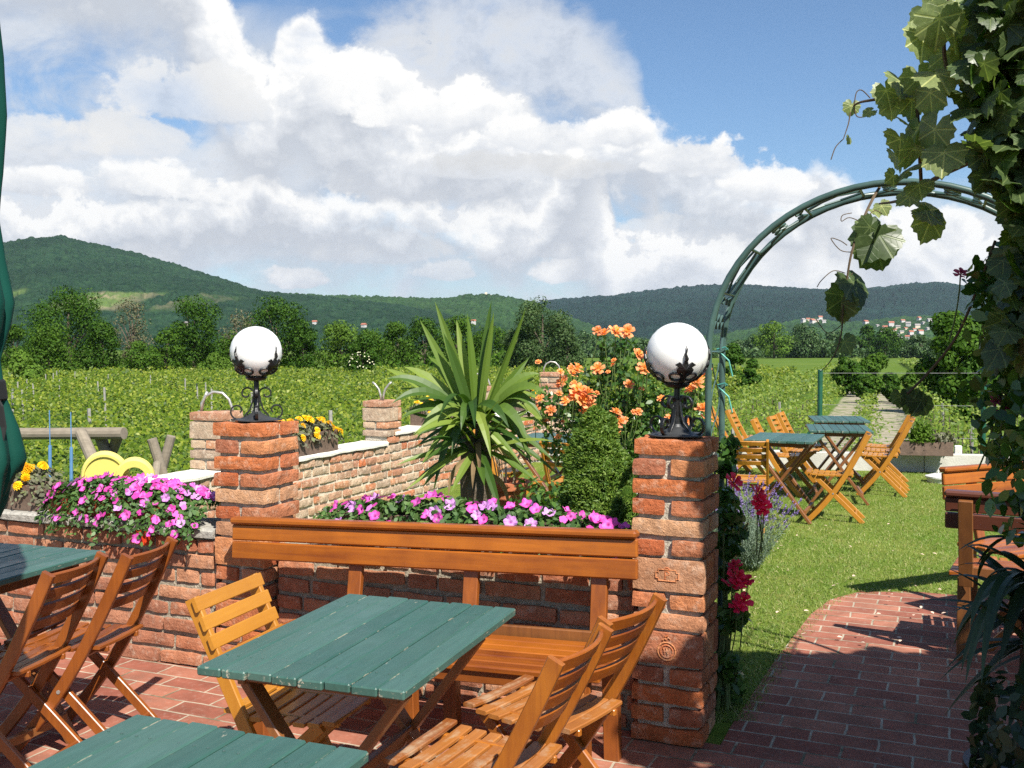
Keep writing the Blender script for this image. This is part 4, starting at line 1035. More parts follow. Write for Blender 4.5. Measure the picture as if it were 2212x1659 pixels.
# trough on the far retaining wall with a small bush
p = onz(2006, 985, .24)
trough('flower_trough', 'long brown trough on the low white wall at the far end of the lawn', (p.x, p.y + .12, .24), ANG + math.atan(.2), .62, .22, .17, M_BROWNBOX)
rn = random.Random(5); P = [(p.x - .05 + rn.gauss(0, .075), p.y + .12 + rn.gauss(0, .06), .40 + abs(rn.gauss(0, .10))) for _ in range(900)]
o = cloud_mesh('small_bush', P, .05, OVAL, TREES['light'], seed=3, origin=(p.x - .05, p.y + .12, .40)); tag(o, 'small light green bush in the brown trough on the far white wall', 'bush')
P = [(p.x + .20 + rn.gauss(0, .09), p.y + .1 + rn.gauss(0, .07), .40 + abs(rn.gauss(0, .05))) for _ in range(260)]
t = thing('dry_plant', 'greyish dry plants at the right end of the brown trough on the white wall', 'plant', (p.x + .4, p.y + .1, .40)); cloud_mesh('foliage', [(x - p.x - .4, y - p.y - .1, z - .40) for x, y, z in P], .06, OVAL, M_GREYLEAF, t, seed=3)

# ---------------------------------------------------------------- yucca
def blade(g, p, tip, up, w, n=8, fold=.25, face=None):
    p, tip = Vector(p), Vector(tip); c = (p + tip) / 2 + up; V = []; F = []
    side0 = (tip - p).cross(Vector((0, 0, 1)))
    if side0.length < .01: side0 = Vector((1, 0, 0))
    if face is not None: side0 = (tip - p).cross(Vector(face))
    side0.normalize()
    for i in range(n + 1):
        s = i / n; q = p * (1 - s) ** 2 + c * 2 * s * (1 - s) + tip * s * s
        tan = ((c - p) * (1 - s) + (tip - c) * s).normalized(); sd = (side0 - tan * side0.dot(tan)).normalized(); nr = sd.cross(tan)
        ww = w * (.62 + .55 * s if s < .35 else (.8125 * (1 - ((s - .35) / .65) ** 2.2))) / .81 / 2
        V += [q + sd * ww + nr * ww * fold, q, q - sd * ww + nr * ww * fold]
    for i in range(n):
        a = i * 3; F += [(a, a + 1, a + 4, a + 3), (a + 1, a + 2, a + 5, a + 4)]
    g.add(V, F)
def build_yucca():
    Y0 = 6.5; base = at(1030, 1060, Y0); rn = random.Random(11)
    t = thing('yucca_plant', 'big spiky yucca with two short trunks in the middle, behind the bench', 'plant', (base.x, Y0, 0))
    o3 = Vector((base.x, Y0, 0)); PT = lambda px, py, dy=0.0: at(px, py, Y0 + dy) - o3
    g = MB()
    for (x0, x1, top) in ((-.055, -.05, 940), (.045, .04, 915)):
        zt = PT(1030, top).z; g.tube([(x0, 0, .34), (x0 + .012, .01, .55), (x1, 0, .75), (x1, 0, zt)], [.085, .062, .06, .05], 12)
    g.lathe([(.05, .56), (.085, .60), (.095, .67), (.075, .74), (.04, .80)], 14, wob=lambda a, z: 1 + .1 * math.sin(3 * a))
    g.build('trunk', M_BARK, t)
    up = [(907, 691, .0), (939, 650, .05), (958, 719, -.1), (986, 690, .1), (1009, 675, .0), (1062, 647, .05), (1067, 672, -.05), (1072, 698, .12), (1137, 663, .0), (1143, 773, .1), (1120, 730, .2)]
    g = MB()
    for px, py, dy in up:
        bx = 1030 + (px - 1030) * .14
        blade(g, PT(bx, 905, 0), PT(px, py, dy), Vector((rn.uniform(-.01, .01), 0, .04)), .066, face=(rn.uniform(-1.6, 1.6), -1, .2))
    # the long arching ones
    for px, py, dy, h in ((833, 819, -.05, .16), (831, 795, .2, .05), (1172, 905, -.1, .26), (1190, 930, .1, .22), (1150, 1010, -.15, .30), (865, 905, -.1, .12), (880, 850, .25, .15), (846, 872, -.2, .2), (872, 792, .1, .10), (1168, 808, .0, .14), (1182, 852, -.15, .2), (898, 955, -.2, .22), (1145, 965, -.2, .24), (1205, 962, .1, .3), (925, 770, .3, .1), (1185, 880, .3, .2)):
        blade(g, PT(1030 + (px - 1030) * .2, 890, 0), PT(px, py, dy), Vector((0, 0, h)), .074, 10, face=(0, -.8, .7))
    # drooping towards the camera and below
    for px, py, dy, h in ((996, 930, -.42, .20), (1026, 926, -.55, .24), (935, 1068, -.15, .30), (1061, 992, -.35, .22), (950, 900, -.3, .25), (1100, 925, -.35, .2), (975, 985, -.3, .2)):
        blade(g, PT(1020, 890, -.03), PT(px, py, dy), Vector((0, -.05, h)), .068, 10, face=(rn.uniform(-.5, .5), -.7, .6))
    for k in range(60):
        a = rn.uniform(0, 2 * math.pi); el = rn.uniform(-.75, .75); Ln = rn.uniform(.36, .58)
        s = Vector((math.cos(a) * .03, math.sin(a) * .03, rn.uniform(PT(1030, 985).z, PT(1030, 880).z)))
        tip = s + Vector((math.cos(a) * math.cos(el), math.sin(a) * math.cos(el), math.sin(el))) * Ln - Vector((0, 0, .05))
        blade(g, s, tip, Vector((0, 0, rn.uniform(.02, .12))), rn.uniform(.042, .058), 7, face=(rn.uniform(-.4, .4), -.6, .8))
    g.build('leaves', M_YUCCA, t, recalc=False)
    g = MB()
    for k in range(9):
        a = rn.uniform(0, 6.28); s = Vector((math.cos(a) * .05, math.sin(a) * .05, rn.uniform(PT(1030, 1030).z, PT(1030, 930).z))); tip = s + Vector((math.cos(a) * .20, math.sin(a) * .20, -rn.uniform(.14, .28)))
        blade(g, s, tip, Vector((math.cos(a) * .10, math.sin(a) * .10, .10)), rn.uniform(.03, .045), 7, face=(rn.uniform(-.6, .6), -1, .2))
    g.build('dead_leaves', leaf_mat('straw_leaf', [(0, (.16, .10, .045)), (1, (.38, .28, .14))], .8, .15), t, recalc=False)
    pot = MB(); pot.lathe([(.10, 0), (.15, .01), (.19, .36), (.205, .365), (.21, .42), (.19, .42), (.18, .38)], 32)
    o = pot.build('terracotta_pot', M_TERRA, smooth=False); o.location = o3; tag(o, 'large terracotta pot of the yucca, hidden behind the petunias', 'pot')
    q = at(1092, 1092, 7.1)
    pot = MB(); pot.lathe([(.11, 0), (.135, .30), (.15, .58), (.178, .585), (.182, .635), (.165, .64), (.15, .60)], 32)
    o = pot.build('terracotta_pot', M_TERRA); o.location = (q.x, 7.1, 0); tag(o, 'tall orange terracotta pot with rolled rim, right of the yucca trunk', 'pot')
    g = MB()
    for k in range(16):
        a = rn.uniform(0, 6.28); g.tube([(q.x + .05 * math.cos(a), 7.1 + .05 * math.sin(a), .60), (q.x + .09 * math.cos(a), 7.1 + .09 * math.sin(a), .8), (q.x + .15 * math.cos(a), 7.1 + .15 * math.sin(a), rn.uniform(.85, 1.05))], .0035, 4)
    o = g.build('dry_stalks', plain('straw', (.50, .42, .28), .9), origin=(q.x, 7.1, .6)); tag(o, 'thin straw coloured stalks growing from the tall terracotta pot', 'plant')
build_yucca()

# ---------------------------------------------------------------- conical spruce
def cone_bush(px, pbase, prof, Y, label, seed, mat, n):
    """dense conical conifer; prof: (pixel height, half width in pixels) from the foot to the tip"""
    c = at(px, pbase, Y); rn = random.Random(seed); P = []; N = []
    Z = [at(px, y, Y).z for y, w in prof]; Rr = [w / FPX * Y for y, w in prof]
    Z = [.06] + Z; Rr = [Rr[0] * .8] + Rr
    wt = []; H = Z[-1]
    while len(P) < n:
        z = .06 + (H - .06) * rn.random() ** .95; a = rn.uniform(0, 6.2832); r = float(np.interp(z, Z, Rr))
        if rn.random() > (r + .02) / (max(Rr) + .02): continue
        d = Vector((math.cos(a), math.sin(a), 0)); q = d * r + Vector((0, 0, z))
        lump = noise.noise(q * 8.5 + Vector((seed, 0, 0))) * .8 + noise.noise(q * 24) * .4
        rr = r * (1 + .17 * lump) + .012 * lump - abs(rn.gauss(0, .012)); nn = (d + Vector((0, 0, .55))).normalized()
        P.append(Vector((math.cos(a) * rr, math.sin(a) * rr, z + .02 * lump))); N.append(nn)
    t = thing('conical_spruce', label, 'conifer', (c.x, Y, 0))
    cloud_mesh('foliage', P, [.022 * rn.uniform(.7, 1.3) for _ in P], [(-.5, .0, 0), (-.1, .20, .05), (.6, 0, .0), (-.1, -.20, .05)], mat, t, None, 1, seed, roll=[tuple(q * 2.2) for q in N])
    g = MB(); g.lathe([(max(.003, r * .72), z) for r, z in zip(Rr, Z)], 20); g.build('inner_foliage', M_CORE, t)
    g = MB(); g.tube([(0, 0, 0), (0, 0, .3)], [.03, .02], 8); g.build('trunk', M_BARK, t)
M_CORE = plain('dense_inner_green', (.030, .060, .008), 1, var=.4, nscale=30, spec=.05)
cone_bush(1290, 1140, [(1150, 70), (1100, 80), (1060, 80), (1020, 72), (980, 61), (940, 50), (905, 32), (890, 18), (878, 4)], 5.05, 'small dense conical spruce between the yucca and the larger lamp pillar', 3, M_SPRUCE, 46000)
cone_bush(1355, 1150, [(1150, 40), (1110, 38), (1080, 32), (1062, 20), (1052, 5)], 4.74, 'low yellow green conifer squeezed between the spruce and the brick pillar', 4, M_SPRUCE, 12000)

# ---------------------------------------------------------------- roses, lavender
ORA = [head_mesh(rose_head(.048, s), M_ORANGE, 'orange_rose_blossom') for s in (1, 2)]
REDR = [head_mesh(rose_head(.040, s), M_RED, 'red_rose_blossom') for s in (3, 4)]
PINKR = [head_mesh(rose_head(.035, 5), M_PINK, 'pink_rose_blossom')]
def rose_bush(label, base, blobs, nleaf, heads, blooms, seed, lsize=.045, mat=M_ROSELEAF, canes=10, buds=0):
    rn = random.Random(seed); t = thing('rose_bush', label, 'rose bush', base); o = Vector(base); P = []; N = []
    tot = sum(r ** 2 for _, r in blobs)
    for c, r in blobs:
        for _ in range(int(nleaf * r * r / tot)):
            d = Vector((rn.gauss(0, 1), rn.gauss(0, 1), rn.gauss(0, 1))).normalized()
            P.append(Vector(c) - o + d * r * rn.random() ** .45); N.append(d)
    cloud_mesh('foliage', P, [lsize * rn.uniform(.6, 1.2) for _ in P], OVAL, mat, t, N, 1.1, seed)
    g = MB()
    for k in range(canes):
        c, r = blobs[k % len(blobs)]; e = Vector(c) - o + Vector((rn.uniform(-r, r), rn.uniform(-r, r), rn.uniform(-r, r))) * .5
        g.tube(bent((rn.uniform(-.05, .05), rn.uniform(-.05, .05), 0), (e.x * .35, e.y * .35, e.z * .7), e, 6), [.009, .008, .007, .006, .005, .004, .003], 6)
    for p, s in blooms:
        e = Vector(p) - o; g.tube(bent(e - Vector((rn.uniform(-.05, .05), -.05, .22)), e - Vector((0, 0, .1)), e, 4), .0028, 5)
    g.build('canes', M_GSTEM, t)
    for p, s in blooms:
        ob = bpy.data.objects.new('blossom', rn.choice(heads)); link(ob, t); ob.location = Vector(p) - o; ob.scale = (s, s, s)
        ob.rotation_euler = (rn.uniform(.2, 1.1), rn.uniform(-.5, .6), rn.uniform(-.7, .7))
    return t
YR = 6.6; q = lambda px, py, dy=0: at(px, py, YR + dy)
rb = q(1330, 900); rn = random.Random(31)
blooms = [(q(1300, 722), .9), (q(1322, 718, .1), 1.0), (q(1285, 716), .7), (q(1347, 717), .95), (q(1368, 765), .85), (q(1382, 796, -.1), 1.1), (q(1286, 795), .9), (q(1240, 795), .95), (q(1232, 806, .2), .75),
          (q(1212, 822), .9), (q(1205, 828), .6), (q(1245, 842, -.2), 1.15), (q(1262, 848, -.25), 1.15), (q(1252, 862, -.25), 1.1), (q(1236, 856, -.2), .9), (q(1268, 868, -.2), .9), (q(1258, 885, -.2), .8), (q(1218, 862), .7),
          (q(1187, 882), .75), (q(1165, 858, .3), .7), (q(1155, 880, .3), .8), (q(1178, 905, .2), .5), (q(1350, 828), .7), (q(1322, 886, -.2), .75), (q(1330, 905, -.2), .8), (q(1324, 930, -.2), .6), (q(1490, 825, -.1), 1.1), (q(1497, 812), 1.0), (q(1480, 838), .9), (q(1505, 880), 1.1), (q(1512, 900), .9), (q(1436, 900), .75), (q(1470, 905), .6), (q(1418, 858), .6), (q(1512, 795), .7)]
rose_bush('tall rose bush full of orange blossoms behind the conical spruce', (rb.x, YR, 0),
          [(q(1310, 800), .14), (q(1345, 780, .1), .16), (q(1300, 740), .05), (q(1345, 740), .06), (q(1270, 850), .17), (q(1350, 870), .24), (q(1300, 920), .24), (q(1380, 930), .26), (q(1420, 850), .20), (q(1230, 900), .15), (q(1180, 880, .2), .15), (q(1480, 860), .15), (q(1480, 930), .2), (q(1400, 1010), .25), (q(1210, 960), .14), (q(1320, 1030), .3)], 5200, ORA, [(p - Vector((0, .22, 0)), s * 1.22) for p, s in blooms] + [(q(rn.uniform(1160, 1400), rn.uniform(760, 960), -.25), rn.uniform(.4, .7)) for _ in range(24)], 32, .045, canes=16)
YR2 = 4.25; q2 = lambda px, py, dy=0: at(px, py, YR2 + dy)
rose_bush('dark green rose bush with red blossoms hugging the right side of the larger lamp pillar', (q2(1578, 1300).x, YR2 + .1, 0),
          [(q2(1575, 1120), .06), (q2(1572, 1180, .1), .06), (q2(1570, 1010, .15), .05), (q2(1585, 1330), .06), (q2(1575, 1250, .1), .06), (q2(1572, 1340), .05), (q2(1575, 1440, .05), .06), (q2(1572, 970, .2), .05), (q2(1570, 1080, .1), .05), (q2(1590, 1150, .15), .05)], 900, REDR,
          [(p - Vector((-.01, .07, 0)), s * 1.25) for p, s in [(q2(1572, 1036), .95), (q2(1622, 1060), .9), (q2(1630, 1078), .85), (q2(1636, 1092), .9), (q2(1622, 1085), .7), (q2(1576, 1215), .8), (q2(1578, 1238), 1.0), (q2(1590, 1252), .9), (q2(1568, 1255), 1.0), (q2(1592, 1290), .95), (q2(1580, 1300), .8), (q2(1602, 1245), .6)]], 33, .058, canes=6)
# lavender
def build_lavender():
    rn = random.Random(8); b = onz(1612, 1232); t = thing('lavender_bush', 'grey green lavender bush with purple spikes beside the larger lamp pillar', 'lavender', (b.x, b.y, 0)); P = []; N = []; FP = []; FN = []
    for k in range(520):
        a = rn.uniform(0, 6.28); r = rn.random() ** .5; L = rn.uniform(.30, .52)
        d = Vector((math.cos(a) * r * .75, math.sin(a) * r * .75, 1)).normalized(); s = Vector((math.cos(a) * r * .08, math.sin(a) * r * .08, .0))
        for j in range(9):
            P.append(s + d * L * (.25 + .7 * j / 8) + Vector((rn.gauss(0, .006), rn.gauss(0, .006), 0))); N.append(d + Vector((rn.gauss(0, .3), rn.gauss(0, .3), 0)))
        if rn.random() < .30:
            L2 = L + rn.uniform(.10, .22)
            for j in range(4): P.append(s + d * (L + (L2 - L) * j / 4)); N.append(d)
            for j in range(10): FP.append(s + d * (L2 + .05 * j / 9) + Vector((rn.gauss(0, .004), rn.gauss(0, .004), 0))); FN.append(d)
    cloud_mesh('foliage', P, .06, [(-.5, .045, 0), (-.5, -.045, 0), (.5, 0, 0)], M_LAV, t, None, 1, 2, roll=N)
    cloud_mesh('flower_spikes', FP, .018, DIAMOND, M_LAVF, t, None, 1, 3)
    c = t.copy(); 
    t.scale = (.8, .8, .84)
    dup(t, (b.x + .06, b.y + .62, 0), 1.2, 'taller lavender bush with purple spikes behind the red roses', None)
    bpy.data.objects.remove(c)
build_lavender()
# low shrubs in the bed behind the bench
def shrub(name, label, cat, loc, rx, ry, h, n, mat, size, seed, tmpl=OVAL, group=None):
    rn = random.Random(seed); P = []; N = []
    lob = [(Vector((rn.uniform(-.6, .6) * rx, rn.uniform(-.6, .6) * ry, h * rn.uniform(.35, .75))), rn.uniform(.28, .5)) for _ in range(9)]
    for _ in range(n):
        c, r = rn.choice(lob); d = Vector((rn.gauss(0, 1), rn.gauss(0, 1), rn.gauss(0, 1))).normalized()
        p = c + Vector((d.x * rx, d.y * ry, d.z * h)) * r * rn.uniform(.6, 1.05); p.z = max(p.z, .01); P.append(p); N.append(d)
    t = cloud_mesh(name, P, [size * rn.uniform(.6, 1.2) for _ in P], tmpl, mat, None, N, .8, seed); t.location = loc
    return tag(t, label, cat, group)
p = at(1185, 1080, 6.2); shrub('leafy_shrub', 'low dark leafy shrub between the terracotta pot and the spruce', 'shrub', (p.x, 6.2, 0), .38, .3, .72, 1500, M_ROSELEAF, .05, 3)
p = at(900, 1090, 6.6); shrub('leafy_shrub', 'low leafy plants on the ground left of the yucca', 'shrub', (p.x, 6.6, 0), .4, .3, .35, 900, M_FLOWERLEAF, .05, 4)
p = at(1565, 1500, 4.45); shrub('leafy_shrub', 'small leafy plants at the foot of the path pillar, beside the brick path', 'shrub', (p.x, 4.45, 0), .10, .22, .16, 260, M_FLOWERLEAF, .05, 6)

# ---------------------------------------------------------------- garden arch
def build_arch():
    fr = W(.085, .20); wd = 1.43; sp = 2.235 - wd / 2 * .93
    t = thing('garden_arch', 'green metal rose arch of two curved tubes with scroll wires over the path', 'garden arch', fr, ANG)
    def hoop(y, k):
        P = [(0, y, 0), (0, y, .6), (0, y, 1.2), (0, y, sp)]
        P += [(wd / 2 - wd / 2 * math.cos(a), y, sp + wd / 2 * .93 * math.sin(a)) for a in np.linspace(0, math.pi, 33)[1:-1]]
        return P + [(wd, y, sp), (wd, y, 1.2), (wd, y, .6), (wd, y, 0)]
    for y in (0, .29):
        g = MB(); g.tube(hoop(y, 0), .014, 12); g.build('hoop_tube', M_GREENMET, t, smooth=True)
    cl = MB(); pos = lambda a, y: Vector((wd / 2 - wd / 2 * math.cos(a), y, sp + wd / 2 * .93 * math.sin(a)))
    seg = [R(x) for x in (-0.01, 22, 40, 62, 80, 97, 118, 140, 160)]
    g = MB()
    for a in seg: g.tube([pos(a, 0), pos(a, .29)], .006, 6)
    for z in (.35, .75, 1.15): g.tube([(0, 0, z), (0, .29, z)], .0045, 6); g.tube([(wd, 0, z), (wd, .29, z)], .0045, 6)
    g.build('cross_wires', M_GREENMET, t)
    for a0, a1 in ((0, 22), (22, 40), (62, 80), (80, 97), (97, 118), (140, 160), (118, 140), (40, 62)):
        g = MB(); m = math.pi / 180
        f = lambda u, v: pos((a0 + (a1 - a0) * u) * m, .145 + .145 * v)
        if (a0 // 20) % 2 == 0:
            for s in (-1, 1): g.tube([f(u, s * v) for u, v in ((.02, .75), (.25, .9), (.5, .55), (.62, .2), (.5, .08), (.4, .25), (.55, .55), (.8, .75), (.95, .5), (.9, .2), (.82, .3))], .0058, 6)
        else:
            for s in (-1, 1): g.tube([f(u, s * v) for u, v in ((0, .1), (.3, .35), (.6, .5), (1, .2))], .0058, 6)
        g.build('scroll_wire', M_GREENMET, t)
    for z0 in (.0, .35, .75, 1.15):
        g = MB()
        for s in (-1, 1): g.tube([(0, .145 + s * .1 * math.cos(k * .55) * (1 - k * .03), z0 + .04 + .03 * k) for k in range(12)], .003, 6)
        g.build('scroll_wire', M_GREENMET, t)
    g = MB()
    for z in (1.42, 1.58): g.tube([(-.02, .27, z), (.02, .25, z + .01), (.02, .31, z), (-.02, .31, z - .01), (-.02, .27, z), (.035, .26, z - .05), (.05, .27, z - .12)], .004, 6)
    g.build('tie_string', plain('turquoise_string', (.10, .40, .33), .6), t)
build_arch()

# ---------------------------------------------------------------- folded parasol at the left edge
def build_parasol():
    Y = 2.6; x = -1.425
    prof = [(.075, 1.13), (.115, 1.20), (.150, 1.30), (.135, 1.38), (.105, 1.47), (.095, 1.56), (.120, 1.65), (.128, 1.71), (.105, 1.82), (.092, 1.93), (.105, 2.05), (.114, 2.2), (.112, 2.35), (.10, 2.5), (.085, 2.7), (.06, 2.9), (.02, 3.05)]
    t = thing('folded_parasol', 'folded dark green parasol tied with a black strap at the left edge', 'parasol', (x, Y, 0))
    n = 96; V = []; F = []; pr = []
    for i in range(len(prof) - 1):
        for s in (0, .33, .66): pr.append(tuple(a + (b - a) * s for a, b in zip(prof[i], prof[i + 1])))
    for r, z in pr:
        for k in range(n):
            a = 2 * math.pi * k / n; w = .74 + .24 * abs(math.sin(4 * a + .8 * math.sin(z * 2.3))) ** .6 + .06 * noise.noise(Vector((a * 5, z * 3.0, 2))) + .05 * noise.noise(Vector((math.cos(a) * 2, math.sin(a) * 2, z * 4)))
            q = r * w; V.append((q * math.cos(a), q * math.sin(a), z + (.035 * math.sin(4 * a) if z < 1.25 else 0)))
    for i in range(len(pr) - 1):
        for k in range(n): F.append((i * n + k, i * n + (k + 1) % n, i * n + n + (k + 1) % n, i * n + n + k))
    g = MB(); g.add(V, F); g.build('canopy', M_CLOTH, t, smooth=True)
    g = MB(); g.lathe([(.103, 1.455), (.107, 1.46), (.102, 1.505), (.098, 1.51)], 32); g.build('strap', M_STRAP, t)
    g = MB(); g.sweep([(.085, -.05, 1.50), (.118, -.05, 1.44), (.122, -.045, 1.39), (.115, -.05, 1.35)], .03, .006, (0, 1, 0)); g.build('strap_end', M_STRAP, t)
    g = MB(); g.lathe([(.026, 0.05), (.026, 3.1)], 16); g.build('pole', M_WOODZ, t)
    g = MB(); g.lathe([(.25, 0), (.25, .04), (.22, .06), (.04, .07), (.04, .30)], 24); g.build('base', M_CONC, t)
build_parasol()
# ---------------------------------------------------------------- grape vine, pergola and dark plants at the right edge
def build_vine():
    rn = random.Random(17); t = thing('grape_vine', 'dark grape vine hanging over the right edge of the photo, with a long trailing shoot', 'grapevine', (1.95, 3.0, 0)); o = Vector((1.95, 3.0, 0))
    P = []; N = []; S = []
    def add(p, n, s): P.append(Vector(p) - o); N.append(n); S.append(s)
    # sunlit fringe: leaf by leaf, as the photo shows them (pixel, distance, size, facing)
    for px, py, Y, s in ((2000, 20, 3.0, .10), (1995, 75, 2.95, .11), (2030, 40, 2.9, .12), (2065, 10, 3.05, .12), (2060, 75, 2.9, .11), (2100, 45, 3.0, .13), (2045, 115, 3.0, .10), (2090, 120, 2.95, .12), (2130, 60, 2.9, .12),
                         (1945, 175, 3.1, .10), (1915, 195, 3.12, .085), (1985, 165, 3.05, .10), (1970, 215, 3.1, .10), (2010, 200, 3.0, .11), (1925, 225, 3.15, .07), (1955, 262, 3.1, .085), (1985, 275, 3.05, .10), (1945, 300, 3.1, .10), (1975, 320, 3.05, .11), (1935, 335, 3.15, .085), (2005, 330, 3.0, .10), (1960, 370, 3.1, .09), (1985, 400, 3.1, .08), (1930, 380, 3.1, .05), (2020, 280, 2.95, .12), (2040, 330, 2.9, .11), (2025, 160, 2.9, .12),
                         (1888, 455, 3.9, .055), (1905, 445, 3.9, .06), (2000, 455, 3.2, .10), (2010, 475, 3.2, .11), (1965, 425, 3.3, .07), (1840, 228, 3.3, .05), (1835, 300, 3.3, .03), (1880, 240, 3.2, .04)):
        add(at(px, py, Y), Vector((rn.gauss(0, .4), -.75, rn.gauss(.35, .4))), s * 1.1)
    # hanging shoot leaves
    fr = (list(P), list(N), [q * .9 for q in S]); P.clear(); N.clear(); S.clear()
    cloud_mesh('sunlit_fringe_leaves', fr[0], fr[2], VINE, M_SUNVINE, t, [n.normalized() for n in fr[1]], .3, 8, VINE_F, roll=(0, 0, -1), leafco=True)
    for px, py, s in ((1897, 505, .14), (1893, 530, .13), (1842, 610, .12), (1828, 640, .12), (1818, 655, .09), (1824, 738, .06), (1880, 490, .08), (1975, 860, .07), (1945, 855, .05), (1990, 866, .07)):
        add(at(px, py, 3.75 if px < 1930 else 3.4), Vector((rn.gauss(0, .3), -.8, rn.gauss(.1, .3))), s * 1.2)
    # the big body of leaves along the right edge
    for _ in range(3800):
        Y = rn.uniform(2.75, 3.05); py = rn.uniform(-420, 760)
        edge = np.interp(py, [-420, 0, 120, 200, 330, 420, 500, 560, 640, 700, 760], [2090, 2090, 2100, 2085, 2100, 2150, 2190, 2160, 2160, 2150, 2150]) + abs(rn.gauss(0, 55))
        e = at(edge, py, Y); x = e.x + rn.random() ** 1.4 * 1.5
        if e.z > 2.68: continue
        add((x, Y, e.z), Vector((rn.gauss(-.2, .5), -.5 + rn.gauss(0, .5), rn.gauss(.4, .5))), rn.uniform(.055, .105))
    # the leafy roof overhead, out of the frame
    for _ in range(7000):
        x = 1.42 + rn.random() * 2.9; y = rn.uniform(-2.2, 2.92 - .18 * rn.random()); z = 2.72 + rn.gauss(0, .07) + .05 * (x - 1.4)
        if noise.noise(Vector((x * 3, y * 3, 5))) + (x - (1.52 if y > 2.45 else 1.68)) * 1.6 < -.02 or noise.noise(Vector((x * 5.2, y * 5.2, 9))) > .47: continue
        add((x, y, z), Vector((rn.gauss(0, .35), rn.gauss(0, .35), 1)), rn.uniform(.12, .19))
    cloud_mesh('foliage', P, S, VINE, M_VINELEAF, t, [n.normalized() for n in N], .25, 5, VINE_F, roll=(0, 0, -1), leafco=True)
    g = MB(); L = lambda pts, r: g.tube(spline([Vector(p) - o for p in pts]), (r if not isinstance(r, list) else list(np.interp(np.arange(len(pts) * 5 - 4), np.arange(len(pts)) * 5, r))), 6)
    sh = [at(1900, 405, 4.0), at(1885, 430, 3.95), at(1862, 480, 3.8), at(1840, 545, 3.75), at(1830, 600, 3.75), at(1822, 660, 3.75), at(1818, 715, 3.75), at(1808, 755, 3.75), at(1790, 785, 3.76), at(1772, 803, 3.77)]
    L(sh, [.006, .006, .005, .005, .004, .004, .003, .003, .002, .0015])
    L([at(2150, 520, 3.3), at(2120, 600, 3.3), at(2070, 720, 3.35), at(2010, 800, 3.4), at(1960, 850, 3.4)], .0045)
    L([at(2212, 120, 3.0), at(2120, 160, 3.05), at(2020, 190, 3.1), at(1960, 205, 3.15), at(1890, 215, 3.2), at(1845, 228, 3.3), at(1832, 270, 3.3), at(1822, 300, 3.3)], [.012, .010, .008, .006, .005, .003, .002, .0015])
    L([at(2140, 330, 3.0), at(2030, 380, 3.3), at(1950, 430, 3.6), at(1900, 440, 3.85)], [.010, .008, .006, .004])
    L([at(1980, 210, 3.1), at(1985, 300, 3.1), at(1990, 400, 3.2)], .006)
    L([at(2160, 300, 3.1), at(2080, 240, 3.0), at(2040, 120, 3.0), at(2050, 0, 3.0)], .006)
    for Ls in ([(1822, 300), (1805, 318), (1795, 345)], [(1845, 228), (1850, 200), (1862, 195), (1880, 212)], [(1845, 232), (1852, 252), (1875, 250), (1895, 238)], [(1840, 545), (1815, 540), (1795, 515), (1815, 520), (1830, 530)], [(1862, 480), (1835, 470), (1818, 478), (1820, 465), (1840, 460)], [(1826, 590), (1800, 585), (1775, 605), (1765, 620)], [(1820, 700), (1790, 720), (1770, 700), (1762, 688)], [(1870, 470), (1890, 455), (1905, 462)], [(1850, 515), (1880, 510)], [(1832, 600), (1842, 590)]):
        L([at(x, y, 3.3 if y < 400 else 3.78) for x, y in Ls], .0018)
    g.build('shoots', M_STEM, t)
    g = MB(); g.tube([(.25, .15, 0), (.22, .12, .7), (.28, .1, 1.5), (.2, .05, 2.3), (.3, -.2, 2.75)], [.05, .042, .036, .03, .02], 10); g.build('trunk', M_BARK, t)
build_vine()
# timber pergola that carries the vine
t = thing('timber_pergola', 'dark timber pergola carrying the grape vine, hidden in the leaves at the right edge', 'pergola', (2.45, 2.62, 0))
for x, y in ((.0, .1), (2.4, .1), (.0, -4.2), (2.4, -4.2)):
    g = MB(); g.bar((x, y, 0), (x, y, 2.56), .10, .10, (0, 1, 0)); g.build('post', M_DARKZ, t)
for y in (.1, -2.0, -4.2):
    g = MB(); g.bar((-.70, y, 2.60), (2.8, y, 2.60), .07, .08); g.build('beam', M_DARKZ, t)
# climbing rose and its leaves below the vine
def R3(px, py, Y): return at(px, py, Y)
bl = [(R3(2075, 592, 3.4), .8), (R3(2118, 570, 3.4), .5), (R3(2165, 870, 3.1), .9), (R3(2175, 890, 3.05), .9), (R3(2150, 868, 3.1), .8), (R3(2185, 860, 3.1), .9), (R3(2120, 625, 3.4), .5), (R3(2190, 700, 3.2), .6)]
rose_bush('dark climbing rose with few pink and wine red blossoms, under the grape vine', (2.0, 3.35, 0),
          [(R3(2180, 600, 3.3), .14), (R3(2130, 610, 3.35), .07), (R3(2195, 700, 3.2), .16), (R3(2190, 820, 3.1), .16), (R3(2215, 930, 3.0), .16), (R3(2180, 970, 3.2), .07), (R3(2150, 650, 3.3), .08), (R3(2170, 1000, 3.2), .05), (R3(2225, 1080, 2.9), .14)], 1000, PINKR, bl, 41, .055, canes=9)
